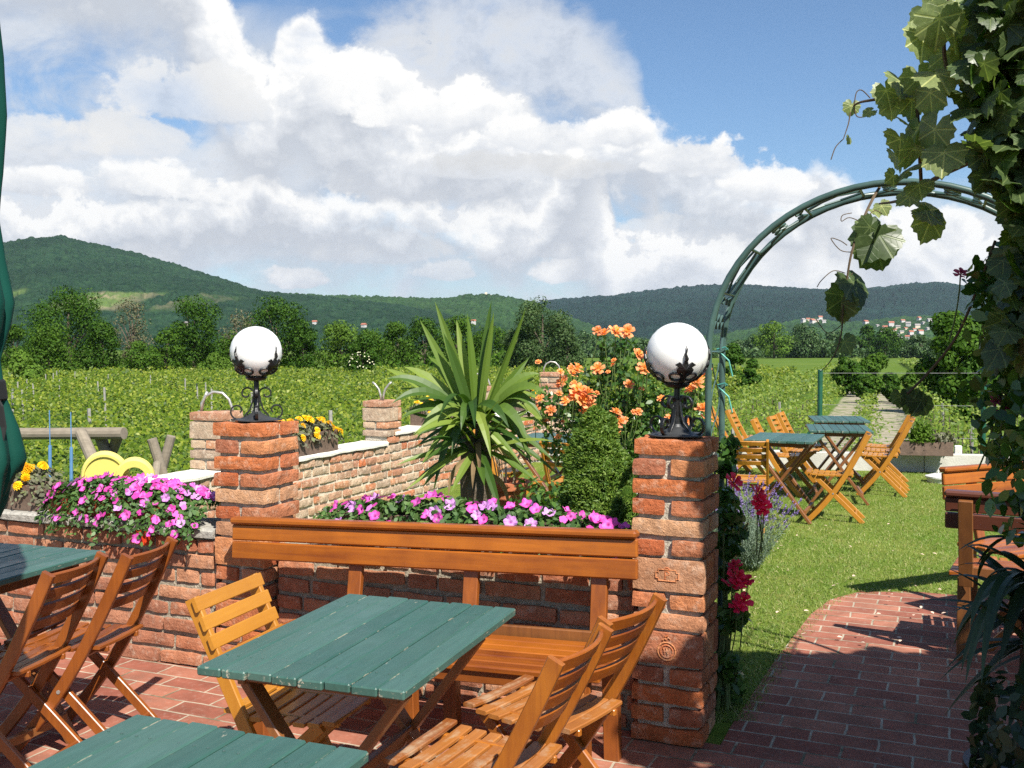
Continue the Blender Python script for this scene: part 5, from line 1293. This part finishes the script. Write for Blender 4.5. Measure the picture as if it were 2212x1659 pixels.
# spiky dark plant in a pot at the lower right
def build_spiky():
    Y = 2.9; rn = random.Random(4); x = at(2240, 1300, Y).x; o3 = Vector((x, Y, 0)); t = thing('spiky_plant', 'dark spiky plant with drooping sword leaves at the lower right edge', 'plant', o3)
    g = MB()
    for px, py, dy, h in ((2058, 1398, 0, .10), (2075, 1458, -.1, .12), (2085, 1480, -.2, .16), (2100, 1335, .1, .16), (2060, 1395, .2, .06), (2110, 1260, .2, .18), (2095, 1360, -.2, .14), (2130, 1420, -.3, .2), (2080, 1190, .1, .10), (2120, 1480, -.3, .22)):
        blade(g, (0, 0, at(2212, 1255, Y).z), at(px, py, Y + dy) - o3, Vector((-.06, 0, h)), .036, 9)
    for k in range(70):
        a = rn.uniform(0, 6.28); el = rn.uniform(-.9, .7); Ln = rn.uniform(.22, .36); s = Vector((0, 0, at(2212, rn.uniform(1180, 1420), Y).z))
        tip = s + Vector((math.cos(a) * math.cos(el), math.sin(a) * math.cos(el), math.sin(el))) * Ln
        blade(g, s, tip, Vector((0, 0, rn.uniform(.02, .12))), rn.uniform(.03, .045), 7)
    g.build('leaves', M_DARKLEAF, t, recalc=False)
    g = MB(); g.tube([(0, 0, .34), (0, 0, at(2212, 1180, Y).z)], [.05, .035], 10); g.build('trunk', M_BARK, t)
    g = MB(); g.lathe([(.12, 0), (.14, .01), (.175, .30), (.19, .31), (.19, .36), (.17, .36), (.16, .33)], 28); p = g.build('plant_pot', plain('dark_brown_glaze', (.05, .03, .02), .4)); p.location = o3; tag(p, 'dark brown pot of the spiky plant at the lower right corner', 'pot')
build_spiky()
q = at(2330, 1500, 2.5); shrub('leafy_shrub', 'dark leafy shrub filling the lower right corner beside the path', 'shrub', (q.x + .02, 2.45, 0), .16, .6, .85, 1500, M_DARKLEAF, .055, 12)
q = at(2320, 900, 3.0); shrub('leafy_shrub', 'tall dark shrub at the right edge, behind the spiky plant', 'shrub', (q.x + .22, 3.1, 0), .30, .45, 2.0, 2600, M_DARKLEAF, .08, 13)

# ---------------------------------------------------------------- things on the lawn's far side
p = onz(2035, 1042)
g = MB(); g.lathe([(.16, 0), (.17, .05), (.185, .055), (.185, .075), (.10, .10), (.02, .105)], 32); t = thing('enamel_bowl', 'white enamel lid with a handle lying on the lawn near the benches', 'bowl', p)
g.build('body', M_WHITEP, t); g = MB(); g.tube([(-.05, 0, .10), (-.045, 0, .135), (.045, 0, .135), (.05, 0, .10)], .008, 8); g.build('handle', M_WHITEP, t)
p = onz(1695, 1048)
t = thing('paper_bag', 'crumpled white paper lying on the lawn below the nearest back table', 'paper', (p.x, p.y, 0)); rn = random.Random(2)
g = MB(); V = [(rn.uniform(-.08, .08), rn.uniform(-.06, .06), rn.uniform(0, .09)) for _ in range(14)]
bm = bmesh.new(); [bm.verts.new(v) for v in V]; bmesh.ops.convex_hull(bm, input=bm.verts); me = bpy.data.meshes.new('sheet'); bm.to_mesh(me); bm.free(); me.materials.append(M_WHITEP); link(bpy.data.objects.new('sheet', me), t)
# fence
def fence_post(px, ptop, Y, label, braces, zb):
    c = at(px, ptop, Y); t = thing('fence_post', label, 'fence post', (c.x, Y, zb)); h = c.z - zb
    g = MB(); g.lathe([(.035, 0), (.035, h), (.03, h + .012)], 14); g.build('post', M_POST, t)
    for x, y in braces:
        g = MB(); g.tube([(0, 0, h * .70), (x, y, 0.02)], .022, 10); g.build('brace', M_POST, t)
YF = 14.3
fence_post(1772, 800, YF, 'green steel fence post with two slanting braces beyond the lawn tables', [(-.95, .3), (.75, .15)], -1.0)
fence_post(2126, 798, YF - .6, 'plain green fence post at the right, in front of the vineyard', [], -1.0)
g = MB()
A, B = at(1772, 806, YF), at(2126, 806, YF - .6); E = B + (B - A) * .6
for dz in (0, -.45, -.9): g.tube([A + Vector((0, 0, dz)), B + Vector((0, 0, dz)), E + Vector((0, 0, dz))], .003, 5)
o = g.build('fence_wires', M_GREYMET, origin=A); tag(o, 'thin fence wires strung between the two green posts', 'wire fence')
# playground beyond the garden wall
def log(name, mat, pts, r, label=None, cat=None, parent=None, org=None):
    g = MB(); g.tube(pts, r, 10); o = g.build(name, mat, parent); return o
p = at(265, 935, 9.6); gz = -1.0
t = thing('log_swing', 'weathered log swing frame with slanting legs beyond the white coping', 'swing', (p.x, 9.6, gz)); o3 = Vector((p.x, 9.6, gz))
Q = lambda px, py, dy=0: at(px, py, 9.6 + dy) - o3
def beam(name, a, b, r, par):
    g = MB(); a, b = Vector(a), Vector(b); g.tube([a, a.lerp(b, .33), a.lerp(b, .66), b], [r, r * 1.03, r * .98, r], 12); g.build(name, M_GREYW, par)
beam('top_beam', Q(-160, 938, .6), Q(268, 936), .058, t)
beam('leg', Q(175, 935, -.1), Q(262, 1130, -.9), .055, t); beam('leg', Q(215, 938, .15), Q(290, 1150, .3), .055, t); beam('leg', Q(258, 935, .1), Q(190, 1110, .9), .05, t)
beam('leg', Q(-60, 938, .5), Q(-110, 1150, 1), .05, t)
g = MB(); g.bar(Q(218, 1010), Q(262, 1000), .06, .05); g.build('cross_piece', M_GREYW, t)
t = thing('log_trestle', 'short crossed weathered logs right of the yellow discs', 'log trestle', (at(355, 1000, 9.2).x, 9.2, gz)); o3 = Vector((at(355, 1000, 9.2).x, 9.2, gz))
Q = lambda px, py, dy=0: at(px, py, 9.2 + dy) - o3
beam('leg', Q(328, 948), Q(385, 1130, .1), .045, t); beam('leg', Q(370, 942, .16), Q(318, 1130, .2), .042, t); beam('leg', Q(340, 1000, -.12), Q(322, 1130, -.45), .036, t)
for px, lab in ((108, 'left one of two blue swing poles hanging below the log beam'), (154, 'right one of two blue swing poles hanging below the log beam')):
    a, b = at(px, 962 if px < 120 else 966, 9.4), at(px, 1090, 9.4); g = MB(); g.tube([(0, 0, 0), b - a], .016, 8); g.tube([(0, 0, .33), (0, 0, 0)], .005, 5); o = g.build('swing_pole', M_BLUEP); o.location = a; tag(o, lab, 'swing pole', 'blue swing poles')
for px, py, r, lab, hole in ((228, 1030, .205, 'larger yellow plastic disc standing behind the white coping', 0), (292, 1034, .17, 'smaller yellow plastic ring with a dark opening behind the white coping', 1)):
    c = at(px, py, 8.9); g = MB(); n = 40; T = .05; M = Matrix.Rotation(R(100), 4, 'X')
    if hole: prof = [(r * .62, -T), (r * .92, -T), (r, -T * .5), (r, T * .5), (r * .92, T), (r * .62, T), (r * .6, 0)]
    else: prof = [(.001, -T), (r * .9, -T), (r, -T * .4), (r, T * .4), (r * .93, T), (r * .84, T * 1.0), (r * .82, T * .7), (.001, T * .7)]
    V = []; F = []
    for a_, z_ in prof: V += [M @ Vector((a_ * math.cos(2 * math.pi * k / n), a_ * math.sin(2 * math.pi * k / n) * 1.15, z_)) for k in range(n)]
    m = len(prof)
    for i in range(m if hole else m - 1):
        for k in range(n): F.append((i * n + k, i * n + (k + 1) % n, ((i + 1) % m) * n + (k + 1) % n, ((i + 1) % m) * n + k))
    g.add(V, F); t = thing('play_disc', lab, 'playground disc', (c.x, 8.9, c.z), R(12)); g.build('disc', M_YELLOWP, t, smooth=False)
    zt = -1.0 - c.z; g = MB(); g.tube([(0, .02, zt), (0, .02, -r * .9)], .04, 10); g.build('stand', M_GREYW, t)

# ---------------------------------------------------------------- vineyard
def build_rows():
    rn = random.Random(21); gnp = np.random.default_rng(5)
    posts = MB(); posts.bar((0, 0, -.25), (0, 0, 1.62), .05, .05, (0, 1, 0)); pm = bpy.data.meshes.new('vine_post'); pm.from_pydata(posts.v, [], posts.f); pm.materials.append(plain('grey_post', (.27, .26, .23), .9, var=.2))
    stk = MB(); stk.tube([(0, 0, -.1), (.01, 0, .5), (0, 0, .95)], [.022, .018, .012], 6); sm = bpy.data.meshes.new('vine_stock'); sm.from_pydata(stk.v, [], stk.f); sm.materials.append(M_BARK)
    def row(a, b0, b1, height, low, wid, mat, label, dens, stocks, pstep, grp):
        P = []; S = []
        b = b0
        while b < b1:
            p = WV(a, b); d = max(8, math.hypot(p.x, p.y)); step = 1.0
            n = int(dens * min(1.0, (13 / d) ** .95)) + 3; size = .070 * (1 + max(0, d - 13) / 30)
            f = .85 + .3 * noise.noise(Vector((a, b * .45, 2)))
            for _ in range(n):
                bb = b + rn.random() * step; u = rn.random()
                z = low + (height * f - low) * u + rn.gauss(0, .05); aa = a + rn.gauss(0, wid * (.7 + .5 * math.sin(3.1 * u)))
                q = WV(aa, bb); P.append((q.x, q.y, zter(q.x, q.y) + z)); S.append(size * rn.uniform(.7, 1.25))
            b += step
        base = WV(a, b0); z0 = zter(base.x, base.y); t = thing('vine_row', label, 'vine row', (base.x, base.y, z0), 0, grp)
        up = np.tile(np.array([[.15, -.45, .75]]), (len(P), 1))
        cloud_mesh('foliage', np.array(P) - np.array([base.x, base.y, z0]), S, OVAL, mat, t, up, .75, int(abs(a) * 10))
        k = 0; b = b0 + rn.uniform(.3, pstep)
        while b < min(b1, b0 + 46) and k < 2:
            q = WV(a, b); ob = bpy.data.objects.new('post', pm); link(ob, t); ob.location = (q.x - base.x, q.y - base.y, zter(q.x, q.y) - z0); ob.rotation_euler = (rn.uniform(-.05, .05), rn.uniform(-.05, .05), rn.uniform(0, 1)); ob.scale = (1, 1, height / 1.62 * rn.uniform(.90, 1.0)); b += pstep * rn.uniform(.9, 1.1); k += 1
        if stocks:
            b = b0 + .3; k = 0
            while b < b1 and k < 34:
                q = WV(a, b); ob = bpy.data.objects.new('stock', sm); link(ob, t); ob.location = (q.x - base.x, q.y - base.y, zter(q.x, q.y) - z0); ob.rotation_euler = (rn.uniform(-.08, .08), rn.uniform(-.08, .08), rn.uniform(0, 6)); b += 1.0; k += 1
    for i in range(36):
        a = -7.2 - 2.45 * i
        b0 = max(-1.0, -3.2 - .836 * a - 4 - (3 if i < 4 else 0)); b1 = min((97 + .392 * a) / .92, 108)
        if b1 > b0 + 3: row(a, b0, b1, 1.72, .15, .25, M_ROWLEAF, 'leafy row of tall green vines in the vineyard behind the pale garden wall', 420, False, 8.5, 'tall vine rows left of the garden wall')
    for i, a in enumerate([-5.4, -3.5, -1.6, 2.6, 4.6, 6.6, 8.7, 10.8, 12.9, 15.0, 17.2, 19.4, 21.6, 23.8]):
        b0 = rear_b(min(a, 13)) + (1.3 if a > -3 else 3.0); 
        lab = ('narrow young vine row between the two pale gravel strips beyond the lawn' if False else 'row of young low vines on pale soil in the vineyard beyond the lawn')
        row(a, b0, 60 if i in (2, 3, 4) else 250, 1.30, .38, .27, M_ROWYOUNG, lab, 170, True, 9, 'young vine rows beyond the lawn')
    q = .45
    b0 = rear_b(q) + 1.0
    row(q, b0, 58, .75, .05, .24, M_ROWYOUNG, 'narrow low vine row between the two pale gravel strips beyond the lawn', 80, False, 9, None)
build_rows()

# ---------------------------------------------------------------- trees and bushes
def tree(px, pbot, ptop, wpx, Y, kind, label, seed, group=None, n=2600, cat='tree', name='leafy_tree', trunk=True, shape='round', leaf=None):
    rn = random.Random(seed); x = at(px, 745, Y).x; zb = zter(x, Y); zt = at(px, ptop, Y).z; H = zt - zb; w = wpx / FPX * Y / 2 * 1.06; n = int(n * 2.5)
    lob = []; zc = .12 if shape == 'bush' else .17
    nl = 38 if shape != 'bush' else 18
    for k in range(nl):
        u = rn.random(); a = rn.uniform(0, 6.28)
        prof = {'round': math.sin(math.pi * min(1, (.22 + .70 * u))) ** .8, 'bush': math.sqrt(max(.05, 1 - u * u * .9)), 'tall': math.sin(math.pi * (.12 + .78 * u)) ** .7, 'wide': (1 - u) ** .45 * 1.0}[shape]
        rr = w * prof * rn.uniform(.40, .92); r = rn.uniform(.20, .36) * min(w, H * .5) * (1.1 if shape != 'bush' else 1.3)
        lob.append((Vector((rr * math.cos(a), rr * math.sin(a) * .8, H * (zc + (.88 - zc) * u))), r))
    lob.append((Vector((w * .1 * rn.uniform(-1, 1), 0, H * .86)), .14 * H)); lob.append((Vector((0, 0, H * (zc + .2))), w * .55))
    P = []; N = []; wts = [r ** 1.6 for _, r in lob]
    for c, r in rn.choices(lob, wts, k=n):
        d = Vector((rn.gauss(0, 1), rn.gauss(0, 1), rn.gauss(.15, 1))).normalized(); q = c + d * r * (rn.uniform(.80, 1.08) if rn.random() < .8 else rn.uniform(.3, .8)); q.z = max(q.z, .05 * H * rn.random()); P.append(q); N.append(d)
    ls = leaf or max(.22, Y / 430)
    if n < 2500 and leaf is None: ls *= 1.25
    t = thing(name, label, cat, (x, Y, zb), 0, group)
    cloud_mesh('crown', P, [ls * rn.uniform(.6, 1.3) for _ in P], OVAL, TREES[kind], t, N, .5, seed)
    g = MB(); r0 = max(.10, H * .028)
    if trunk:
        g.tube([(0, 0, -.2), (rn.uniform(-.1, .1), 0, H * .3), (rn.uniform(-.2, .2), 0, H * .55), (0, 0, H * .78)], [r0, r0 * .75, r0 * .5, r0 * .15], 8)
        for c, r in lob[:8]: g.tube(bent((0, 0, H * rn.uniform(.22, .4)), (c.x * .4, c.y * .4, c.z * .8), c, 4), [r0 * .45, r0 * .38, r0 * .3, r0 * .2, r0 * .08], 6)
    else:
        for c, r in lob[:6]: g.tube(bent((0, 0, 0), (c.x * .5, c.y * .5, c.z * .5), c, 4), [r0 * .4, r0 * .35, r0 * .28, r0 * .2, r0 * .1], 5)
    g.build('trunk', M_BARK, t)
    return t
LT = 'trees at the far edge of the left vineyard'
T = [  # px, bottom, top, width, distance, kind, shape, label, leaves
 (150, 800, 618, 190, 100, 'dark', 'round', 'big dark green tree at the left, its round crown the tallest there', 4600),
 (105, 805, 690, 130, 92, 'mid', 'wide', 'shorter bright green tree in front of the big dark one at the left', 3000),
 (222, 800, 690, 90, 96, 'dark', 'round', 'dark tree leaning out right of the big dark left tree', 2200),
 (420, 800, 636, 125, 102, 'dark', 'tall', 'tall dark green tree between the bare twigs and the left lamp globe', 3800),
 (360, 800, 705, 70, 99, 'mid', 'round', 'mid green small tree left of the tall dark tree near the left lamp', 1500),
 (598, 800, 644, 150, 104, 'dark', 'round', 'broad dark tree just behind and right of the left lamp globe', 3800),
 (655, 795, 690, 70, 103, 'dark', 'round', 'dark low side tree right of the broad tree behind the left lamp', 1500),
 (735, 795, 690, 95, 118, 'light', 'round', 'light green round tree between the left lamp and the white flowering bush', 2200),
 (800, 800, 715, 95, 112, 'mid', 'round', 'mid green bush tree behind the white flowering elder', 1800),
 (858, 795, 694, 80, 122, 'mid', 'round', 'mid green tree right of the white flowering elder', 1800),
 (918, 795, 684, 90, 124, 'dark', 'round', 'dark tree behind the left upright yucca leaves', 2000),
 (985, 795, 680, 110, 128, 'mid', 'round', 'mid green tree behind the middle of the yucca leaves', 2000),
 (1060, 795, 700, 100, 126, 'mid', 'round', 'green tree behind the right upright yucca leaves', 1800),
 (1172, 795, 640, 140, 108, 'grey', 'tall', 'tall grey green willow right of the yucca, highest of the middle trees', 4600),
 (1225, 792, 700, 80, 106, 'grey', 'wide', 'lower grey green tree on the right flank of the tall willow', 1700),
 (1115, 792, 705, 70, 110, 'grey', 'round', 'grey green tree on the left flank of the tall willow', 1500),
 (500, 800, 715, 90, 108, 'mid', 'round', 'green tree hidden behind the left lamp globe', 1500),
 (300, 800, 735, 120, 95, 'mid', 'bush', 'rounded green thicket below the bare twigs at the left', 2000),
 (470, 800, 760, 110, 92, 'light', 'bush', 'low light green bush left of the left lamp stem', 1300),
 (30, 800, 700, 90, 110, 'mid', 'round', 'green tree half hidden behind the folded parasol', 1500),
 (50, 805, 765, 100, 60, 'light', 'bush', 'light green bush right beside the folded parasol', 1500),
]
for k, (px, pb, pt, w, Y, kd, sh, lab, n) in enumerate(T):
    tree(px, pb, pt, w, Y, kd, lab, 100 + k, LT, n, 'bush' if sh == 'bush' else 'tree', 'green_bush' if sh == 'bush' else 'leafy_tree', sh != 'bush', sh)
# bare, twiggy trees
for k, (px, pt, Y, lab) in enumerate(((285, 640, 112, 'thin bare grey tree between the two tallest dark trees at the left'), (520, 665, 116, 'bare twiggy tree just above and left of the left lamp globe'))):
    tree(px, 800, pt, 90, Y, 'brown', lab, 160 + k, 'bare trees', 1100, 'tree', 'bare_tree', True, 'tall', .22)
et = tree(783, 800, 722, 68, 88, 'dark', 'small dark elder bush dotted with cream blossoms right of the left lamp', 171, None, 1900, 'bush', 'flowering_elder', True, 'round')
rn = random.Random(6); fm = head_mesh(petal_disc(5, .065, .03), M_WHITEF, 'elder_blossom')
for k in range(30):
    a = rn.uniform(-2.6, -.5); u = rn.uniform(-.3, 1.0); r = 1.28 * math.sqrt(max(0, 1 - u * u * .7))
    o = bpy.data.objects.new('blossom', fm); link(o, et); o.location = (r * math.cos(a), r * math.sin(a) - .1, 1.9 + 1.15 * u); o.rotation_euler = (rn.uniform(.3, 1.2), rn.uniform(-.5, .5), 0)
# bushes and trees on the right
RT = 'bushes and trees right of the larger lamp'
for k, (px, pb, pt, w, Y, kd, sh, lab, n) in enumerate([
 (1582, 810, 742, 60, 62, 'dark', 'round', 'dark bush right of the green arch tubes, in the young vines', 1700),
 (1625, 815, 775, 40, 60, 'dark', 'bush', 'small dark bush just right of the one beside the arch tubes', 800),
 (1828, 835, 772, 75, 66, 'dark', 'bush', 'left dark green bush at the end of the gravel strips', 1600),
 (1888, 835, 765, 70, 68, 'mid', 'bush', 'reddish green middle bush at the end of the gravel strips', 1600),
 (1872, 850, 812, 40, 57, 'dark', 'bush', 'small bush at the end of the left gravel strip', 800),
 (1925, 850, 805, 45, 58, 'dark', 'bush', 'small bush at the end of the right gravel strip', 800),
 (1972, 840, 798, 55, 55, 'mid', 'bush', 'low bush right of the gravel strips, below the big right tree', 900),
 (2060, 850, 672, 150, 46, 'mid', 'round', 'leafy green tree at the right, behind the dark vine leaves', 5200),
 (2180, 850, 680, 160, 50, 'mid', 'round', 'leafy tree at the right edge, mostly hidden by the dark vine', 4000),
 (2115, 850, 770, 110, 40, 'dark', 'bush', 'dark undergrowth below the right tree', 1500)]):
    tree(px, pb, pt, w, Y, kd, lab, 200 + k, RT, n, 'bush' if sh == 'bush' else 'tree', 'green_bush' if sh == 'bush' else 'leafy_tree', sh != 'bush', sh, leaf=.22 if Y < 70 else None)
# the far tree line
far = [(1672, 692, 70, 'light', 'pale green tree in the far tree line, left of the village'), (1640, 722, 60, 'far', 'low green tree at the left end of the far tree line'), (1735, 700, 60, 'far', 'thin green tree in the far tree line, left of the hanging shoot'), (1800, 716, 60, 'far', 'round tree in the far tree line, just left of the hanging shoot tip'),
       (1872, 700, 42, 'dark', 'dark upright tree in front of the village, left of a pair'), (1912, 708, 60, 'dark', 'dark round tree in front of the village, right of a pair'), (1700, 728, 70, 'far', 'low tree between the pale tree and the thin one in the far line'), (1770, 732, 70, 'far', 'low hedge tree in the far line below the thin tree'), (1850, 738, 80, 'far', 'low hedge tree in the far line left of the dark pair'), (1950, 735, 80, 'far', 'low hedge tree in the far line right of the dark pair'), (1990, 722, 60, 'far', 'tree at the right end of the far line, below the village'), (1600, 736, 70, 'far', 'hedge tree at the far line beside the arch tubes'), (1300, 728, 90, 'far', 'far tree between the willow and the larger lamp'), (1380, 732, 90, 'far', 'far tree just left of the larger lamp globe'), (1260, 715, 70, 'far', 'far tree at the right foot of the willow')]
for k, (px, pt, w, kd, lab) in enumerate(far):
    tree(px, 760, pt, w * 1.25, 330 + (k * 37) % 60, kd, lab, 300 + k, 'far tree line across the plain', 1100, 'tree', 'leafy_tree', True, 'round')
def hedge_line():
    rn = random.Random(77); P = []; 
    for k in range(9000):
        px = rn.uniform(1150, 2300); Y = 345 + 20 * rn.random(); x = at(px, 745, Y).x; h = 3.2 + 2.2 * noise.noise(Vector((px * .03, 0, 0))) + 1.4 * noise.noise(Vector((px * .11, 4, 0)))
        P.append((x, Y, zter(x, Y) + h * rn.random()))
    o = cloud_mesh('hedge_undergrowth', P, 1.5, OVAL, TREES['far'], seed=5); tag(o, kind='stuff')
    P = []
    for k in range(9000):
        px = rn.uniform(-150, 1250); Y = 112 + 14 * rn.random(); x = at(px, 745, Y).x; h = 2.6 + 1.8 * noise.noise(Vector((px * .03, 7, 0))) + 1.0 * noise.noise(Vector((px * .11, 9, 0)))
        if 690 < px < 1010 and rn.random() < .6: continue
        P.append((x, Y, zter(x, Y) + max(.2, h) * rn.random()))
    o = cloud_mesh('hedge_undergrowth', P, .5, OVAL, TREES['mid'], seed=6); tag(o, kind='stuff')
hedge_line()

# ---------------------------------------------------------------- hills, village
def hill(name, ridge, Y0, Y1, base, mat, bumps, seed, steps=90, cols=520, roll=0.0):
    px0, px1 = ridge[0][0], ridge[-1][0]; xs = [p[0] for p in ridge]; ys = [p[1] for p in ridge]; V = []; F = []
    for j in range(steps + 1):
        s = j / steps * 1.25
        for i in range(cols + 1):
            px = px0 + (px1 - px0) * i / cols; pr = float(np.interp(px, xs, ys)); Y = Y0 + (Y1 - Y0) * s; zr = at(px, pr, Y1).z
            k = px / 230.0
            f = math.sin(min(s, 1) * math.pi / 2) ** 1.15 if s <= 1 else math.cos((s - 1) * math.pi / 2)
            x = at(px, 745, Y1 if s > 1 else Y).x
            rel = noise.noise(Vector((x / 330, Y / 420, seed))) * .10 + noise.noise(Vector((x / 120, Y / 150, seed + 5))) * .035
            z = base + (zr - base) * max(0, f + rel * (math.sin(min(s, 1) * math.pi) if s < 1 else 0))
            b = noise.noise(Vector((x / bumps, Y / bumps * .7, seed))) + .6 * noise.noise(Vector((x / bumps * 2.1, Y / bumps * 1.5, seed + 3)))
            V.append((x, Y, z + b * bumps * .55 * min(1, s * 6 + .15)))
    n = cols + 1
    for j in range(steps):
        for i in range(cols): F.append((j * n + i, j * n + i + 1, j * n + n + i + 1, j * n + n + i))
    g = MB(); g.add(V, F); o = g.build(name, mat, recalc=False, smooth=False); tag(o, kind='structure'); HILLS.append(BVHTree.FromPolygons(V, F)); return o
from mathutils.bvhtree import BVHTree
HILLS = []
def forest(name, dark, light, field=None, sc=.05):
    m, nt, b, out = material(name); co = obj_co(nt)
    n1 = nt.noise(co, sc, 6, .7); n2 = nt.noise(co, sc * .08, 4, .6)
    c = nt.mix(nt.mapr(n1, .35, .65), dark, light); c = nt.mix(1.0, c, nt.mix(nt.mapr(n2, .35, .65), (.72, .75, .75), (1.25, 1.22, 1.15)), 'MULTIPLY')
    if field:
        sep = nt.new('ShaderNodeSeparateXYZ'); nt.put(sep.inputs[0], co)
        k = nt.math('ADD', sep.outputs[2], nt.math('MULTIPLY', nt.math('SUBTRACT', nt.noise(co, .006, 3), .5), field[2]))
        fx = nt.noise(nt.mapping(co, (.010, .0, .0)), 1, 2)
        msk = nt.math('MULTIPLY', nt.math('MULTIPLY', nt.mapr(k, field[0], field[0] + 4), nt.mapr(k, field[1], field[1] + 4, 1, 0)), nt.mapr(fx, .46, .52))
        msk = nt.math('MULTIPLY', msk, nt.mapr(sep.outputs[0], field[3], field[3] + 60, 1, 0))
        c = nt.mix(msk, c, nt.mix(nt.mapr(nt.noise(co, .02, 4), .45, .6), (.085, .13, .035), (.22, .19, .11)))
    nt.put(b.inputs['Base Color'], c); b.inputs['Roughness'].default_value = 1; b.inputs['Specular IOR Level'].default_value = .05
    return m
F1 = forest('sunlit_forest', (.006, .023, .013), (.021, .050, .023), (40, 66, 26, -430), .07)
F2 = forest('painted_shade_forest', (.003, .013, .011), (.011, .032, .024), None, .05)  # cloud shadow over the right hill is put into this darker colour
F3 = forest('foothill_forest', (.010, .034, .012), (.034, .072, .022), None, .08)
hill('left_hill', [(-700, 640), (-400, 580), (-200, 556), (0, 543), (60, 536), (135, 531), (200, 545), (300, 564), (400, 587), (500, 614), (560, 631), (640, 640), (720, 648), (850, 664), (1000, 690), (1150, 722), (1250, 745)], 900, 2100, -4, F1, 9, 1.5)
hill('middle_hill', [(300, 720), (480, 652), (560, 640), (640, 640), (700, 643), (800, 647), (900, 651), (960, 653), (1010, 646), (1060, 644), (1130, 654), (1180, 672), (1240, 695), (1320, 722), (1420, 742), (1500, 752)], 1100, 2500, -4, F3, 10, 4.5)
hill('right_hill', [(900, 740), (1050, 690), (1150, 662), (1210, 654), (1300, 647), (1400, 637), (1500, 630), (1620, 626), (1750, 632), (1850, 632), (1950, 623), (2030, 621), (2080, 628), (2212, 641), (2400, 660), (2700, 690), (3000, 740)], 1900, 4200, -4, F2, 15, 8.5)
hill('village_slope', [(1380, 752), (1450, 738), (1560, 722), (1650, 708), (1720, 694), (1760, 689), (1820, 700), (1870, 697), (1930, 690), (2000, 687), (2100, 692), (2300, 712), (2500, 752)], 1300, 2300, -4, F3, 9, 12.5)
hm = [plain('house_wall_white', (.52, .50, .47), .9), plain('house_wall_cream', (.66, .56, .42), .9), plain('roof_tile_red', (.36, .13, .08), .9), plain('roof_tile_grey', (.30, .27, .26), .9)]
def house(px, py, Y, w, label, rn, group):
    h = w * rn.uniform(.45, .7); d = w * .8; best = None
    for bv in HILLS:
        hit = bv.ray_cast(Vector((0, 0, EYE)), ray(px, py).normalized())
        if hit[0] is not None and (best is None or hit[3] < best[1]): best = (hit[0], hit[3])
    p = best[0] if best else at(px, py, Y); Y = p.y; w *= Y / 2000; h *= Y / 2000; d *= Y / 2000
    t = thing('house', label, 'house', (p.x, Y, p.z - .5), rn.uniform(-.6, .6), group)
    g = MB(); g.box((0, 0, h / 2 - 3), (w, d, h + 6), 0, .05); g.build('wall', hm[0] if rn.random() < .75 else hm[1], t)
    g = MB(); e = .5; r = h * .55; V = [(-w / 2 - e, -d / 2 - e, h), (w / 2 + e, -d / 2 - e, h), (w / 2 + e, d / 2 + e, h), (-w / 2 - e, d / 2 + e, h), (-w / 2 - e, 0, h + r), (w / 2 + e, 0, h + r)]
    g.add(V, [(0, 1, 5, 4), (2, 3, 4, 5), (0, 4, 3), (1, 2, 5), (3, 2, 1, 0)]); g.build('roof', hm[2] if rn.random() < .6 else hm[3], t)
rn = random.Random(15)
VL = 'tiny pale house of the distant village on the slope at the right'
for px, py in [(1746, 693), (1755, 698), (1764, 695), (1772, 690), (1780, 697), (1735, 696), (1895, 706), (1912, 712), (1925, 703), (1932, 716), (1940, 709), (1948, 720), (1956, 712), (1962, 704), (1968, 722), (1975, 714), (1982, 708), (1988, 719), (1994, 700), (1950, 696), (1938, 728), (1960, 732), (1945, 735), (1972, 730), (1918, 722), (1905, 718), (1985, 692), (2003, 712), (2008, 695), (1870, 700)]:
    house(px, py, 2235 + rn.uniform(-60, 30), rn.uniform(6.5, 10.5), VL, rn, 'village houses on the far slope')
house(786, 707, 1250, 9, 'white house with a red roof among the trees, right of the left lamp', rn, None)
house(680, 700, 1250, 8, 'small white house above the light green tree, right of the left lamp', rn, None)
house(1023, 698, 1500, 9, 'pale house seen between the upright yucca leaves', rn, None)
house(402, 1000 if False else 702, 1200, 9, 'tiny house between the bare tree and the tall dark tree at the left', rn, None)
p = at(1056, 644, 2490); t = thing('castle_ruin', 'tiny castle ruin on the ridge above the yucca', 'ruin', (p.x, 2490, p.z - 4))
g = MB(); g.box((0, 0, 4), (22, 12, 16), 0, .3); g.build('wall', hm[1], t); g = MB(); g.box((-7, 0, 15), (6, 6, 6), 0, .3); g.build('tower', hm[1], t)

# ---------------------------------------------------------------- the air between here and the hills
def build_haze():
    m = bpy.data.materials.new('haze_air'); m.use_nodes = True; nt = NT(m.node_tree); nt.n.clear()
    out = nt.new('ShaderNodeOutputMaterial'); v = nt.new('ShaderNodeVolumePrincipled')
    v.inputs['Color'].default_value = (.72, .84, 1, 1); v.inputs['Density'].default_value = HAZE; v.inputs['Anisotropy'].default_value = .2
    nt.l.new(v.outputs[0], out.inputs['Volume'])
    g = MB(); zt = 330; g.add([(x, y, z) for z in (-6, zt) for y in (-60, 5600) for x in (-3500, 4500)], [(0, 2, 3, 1), (4, 5, 7, 6), (0, 1, 5, 4), (2, 6, 7, 3), (0, 4, 6, 2), (1, 3, 7, 5)])
    tag(g.build('haze', m), kind='stuff')
HAZE = .00005
build_haze()
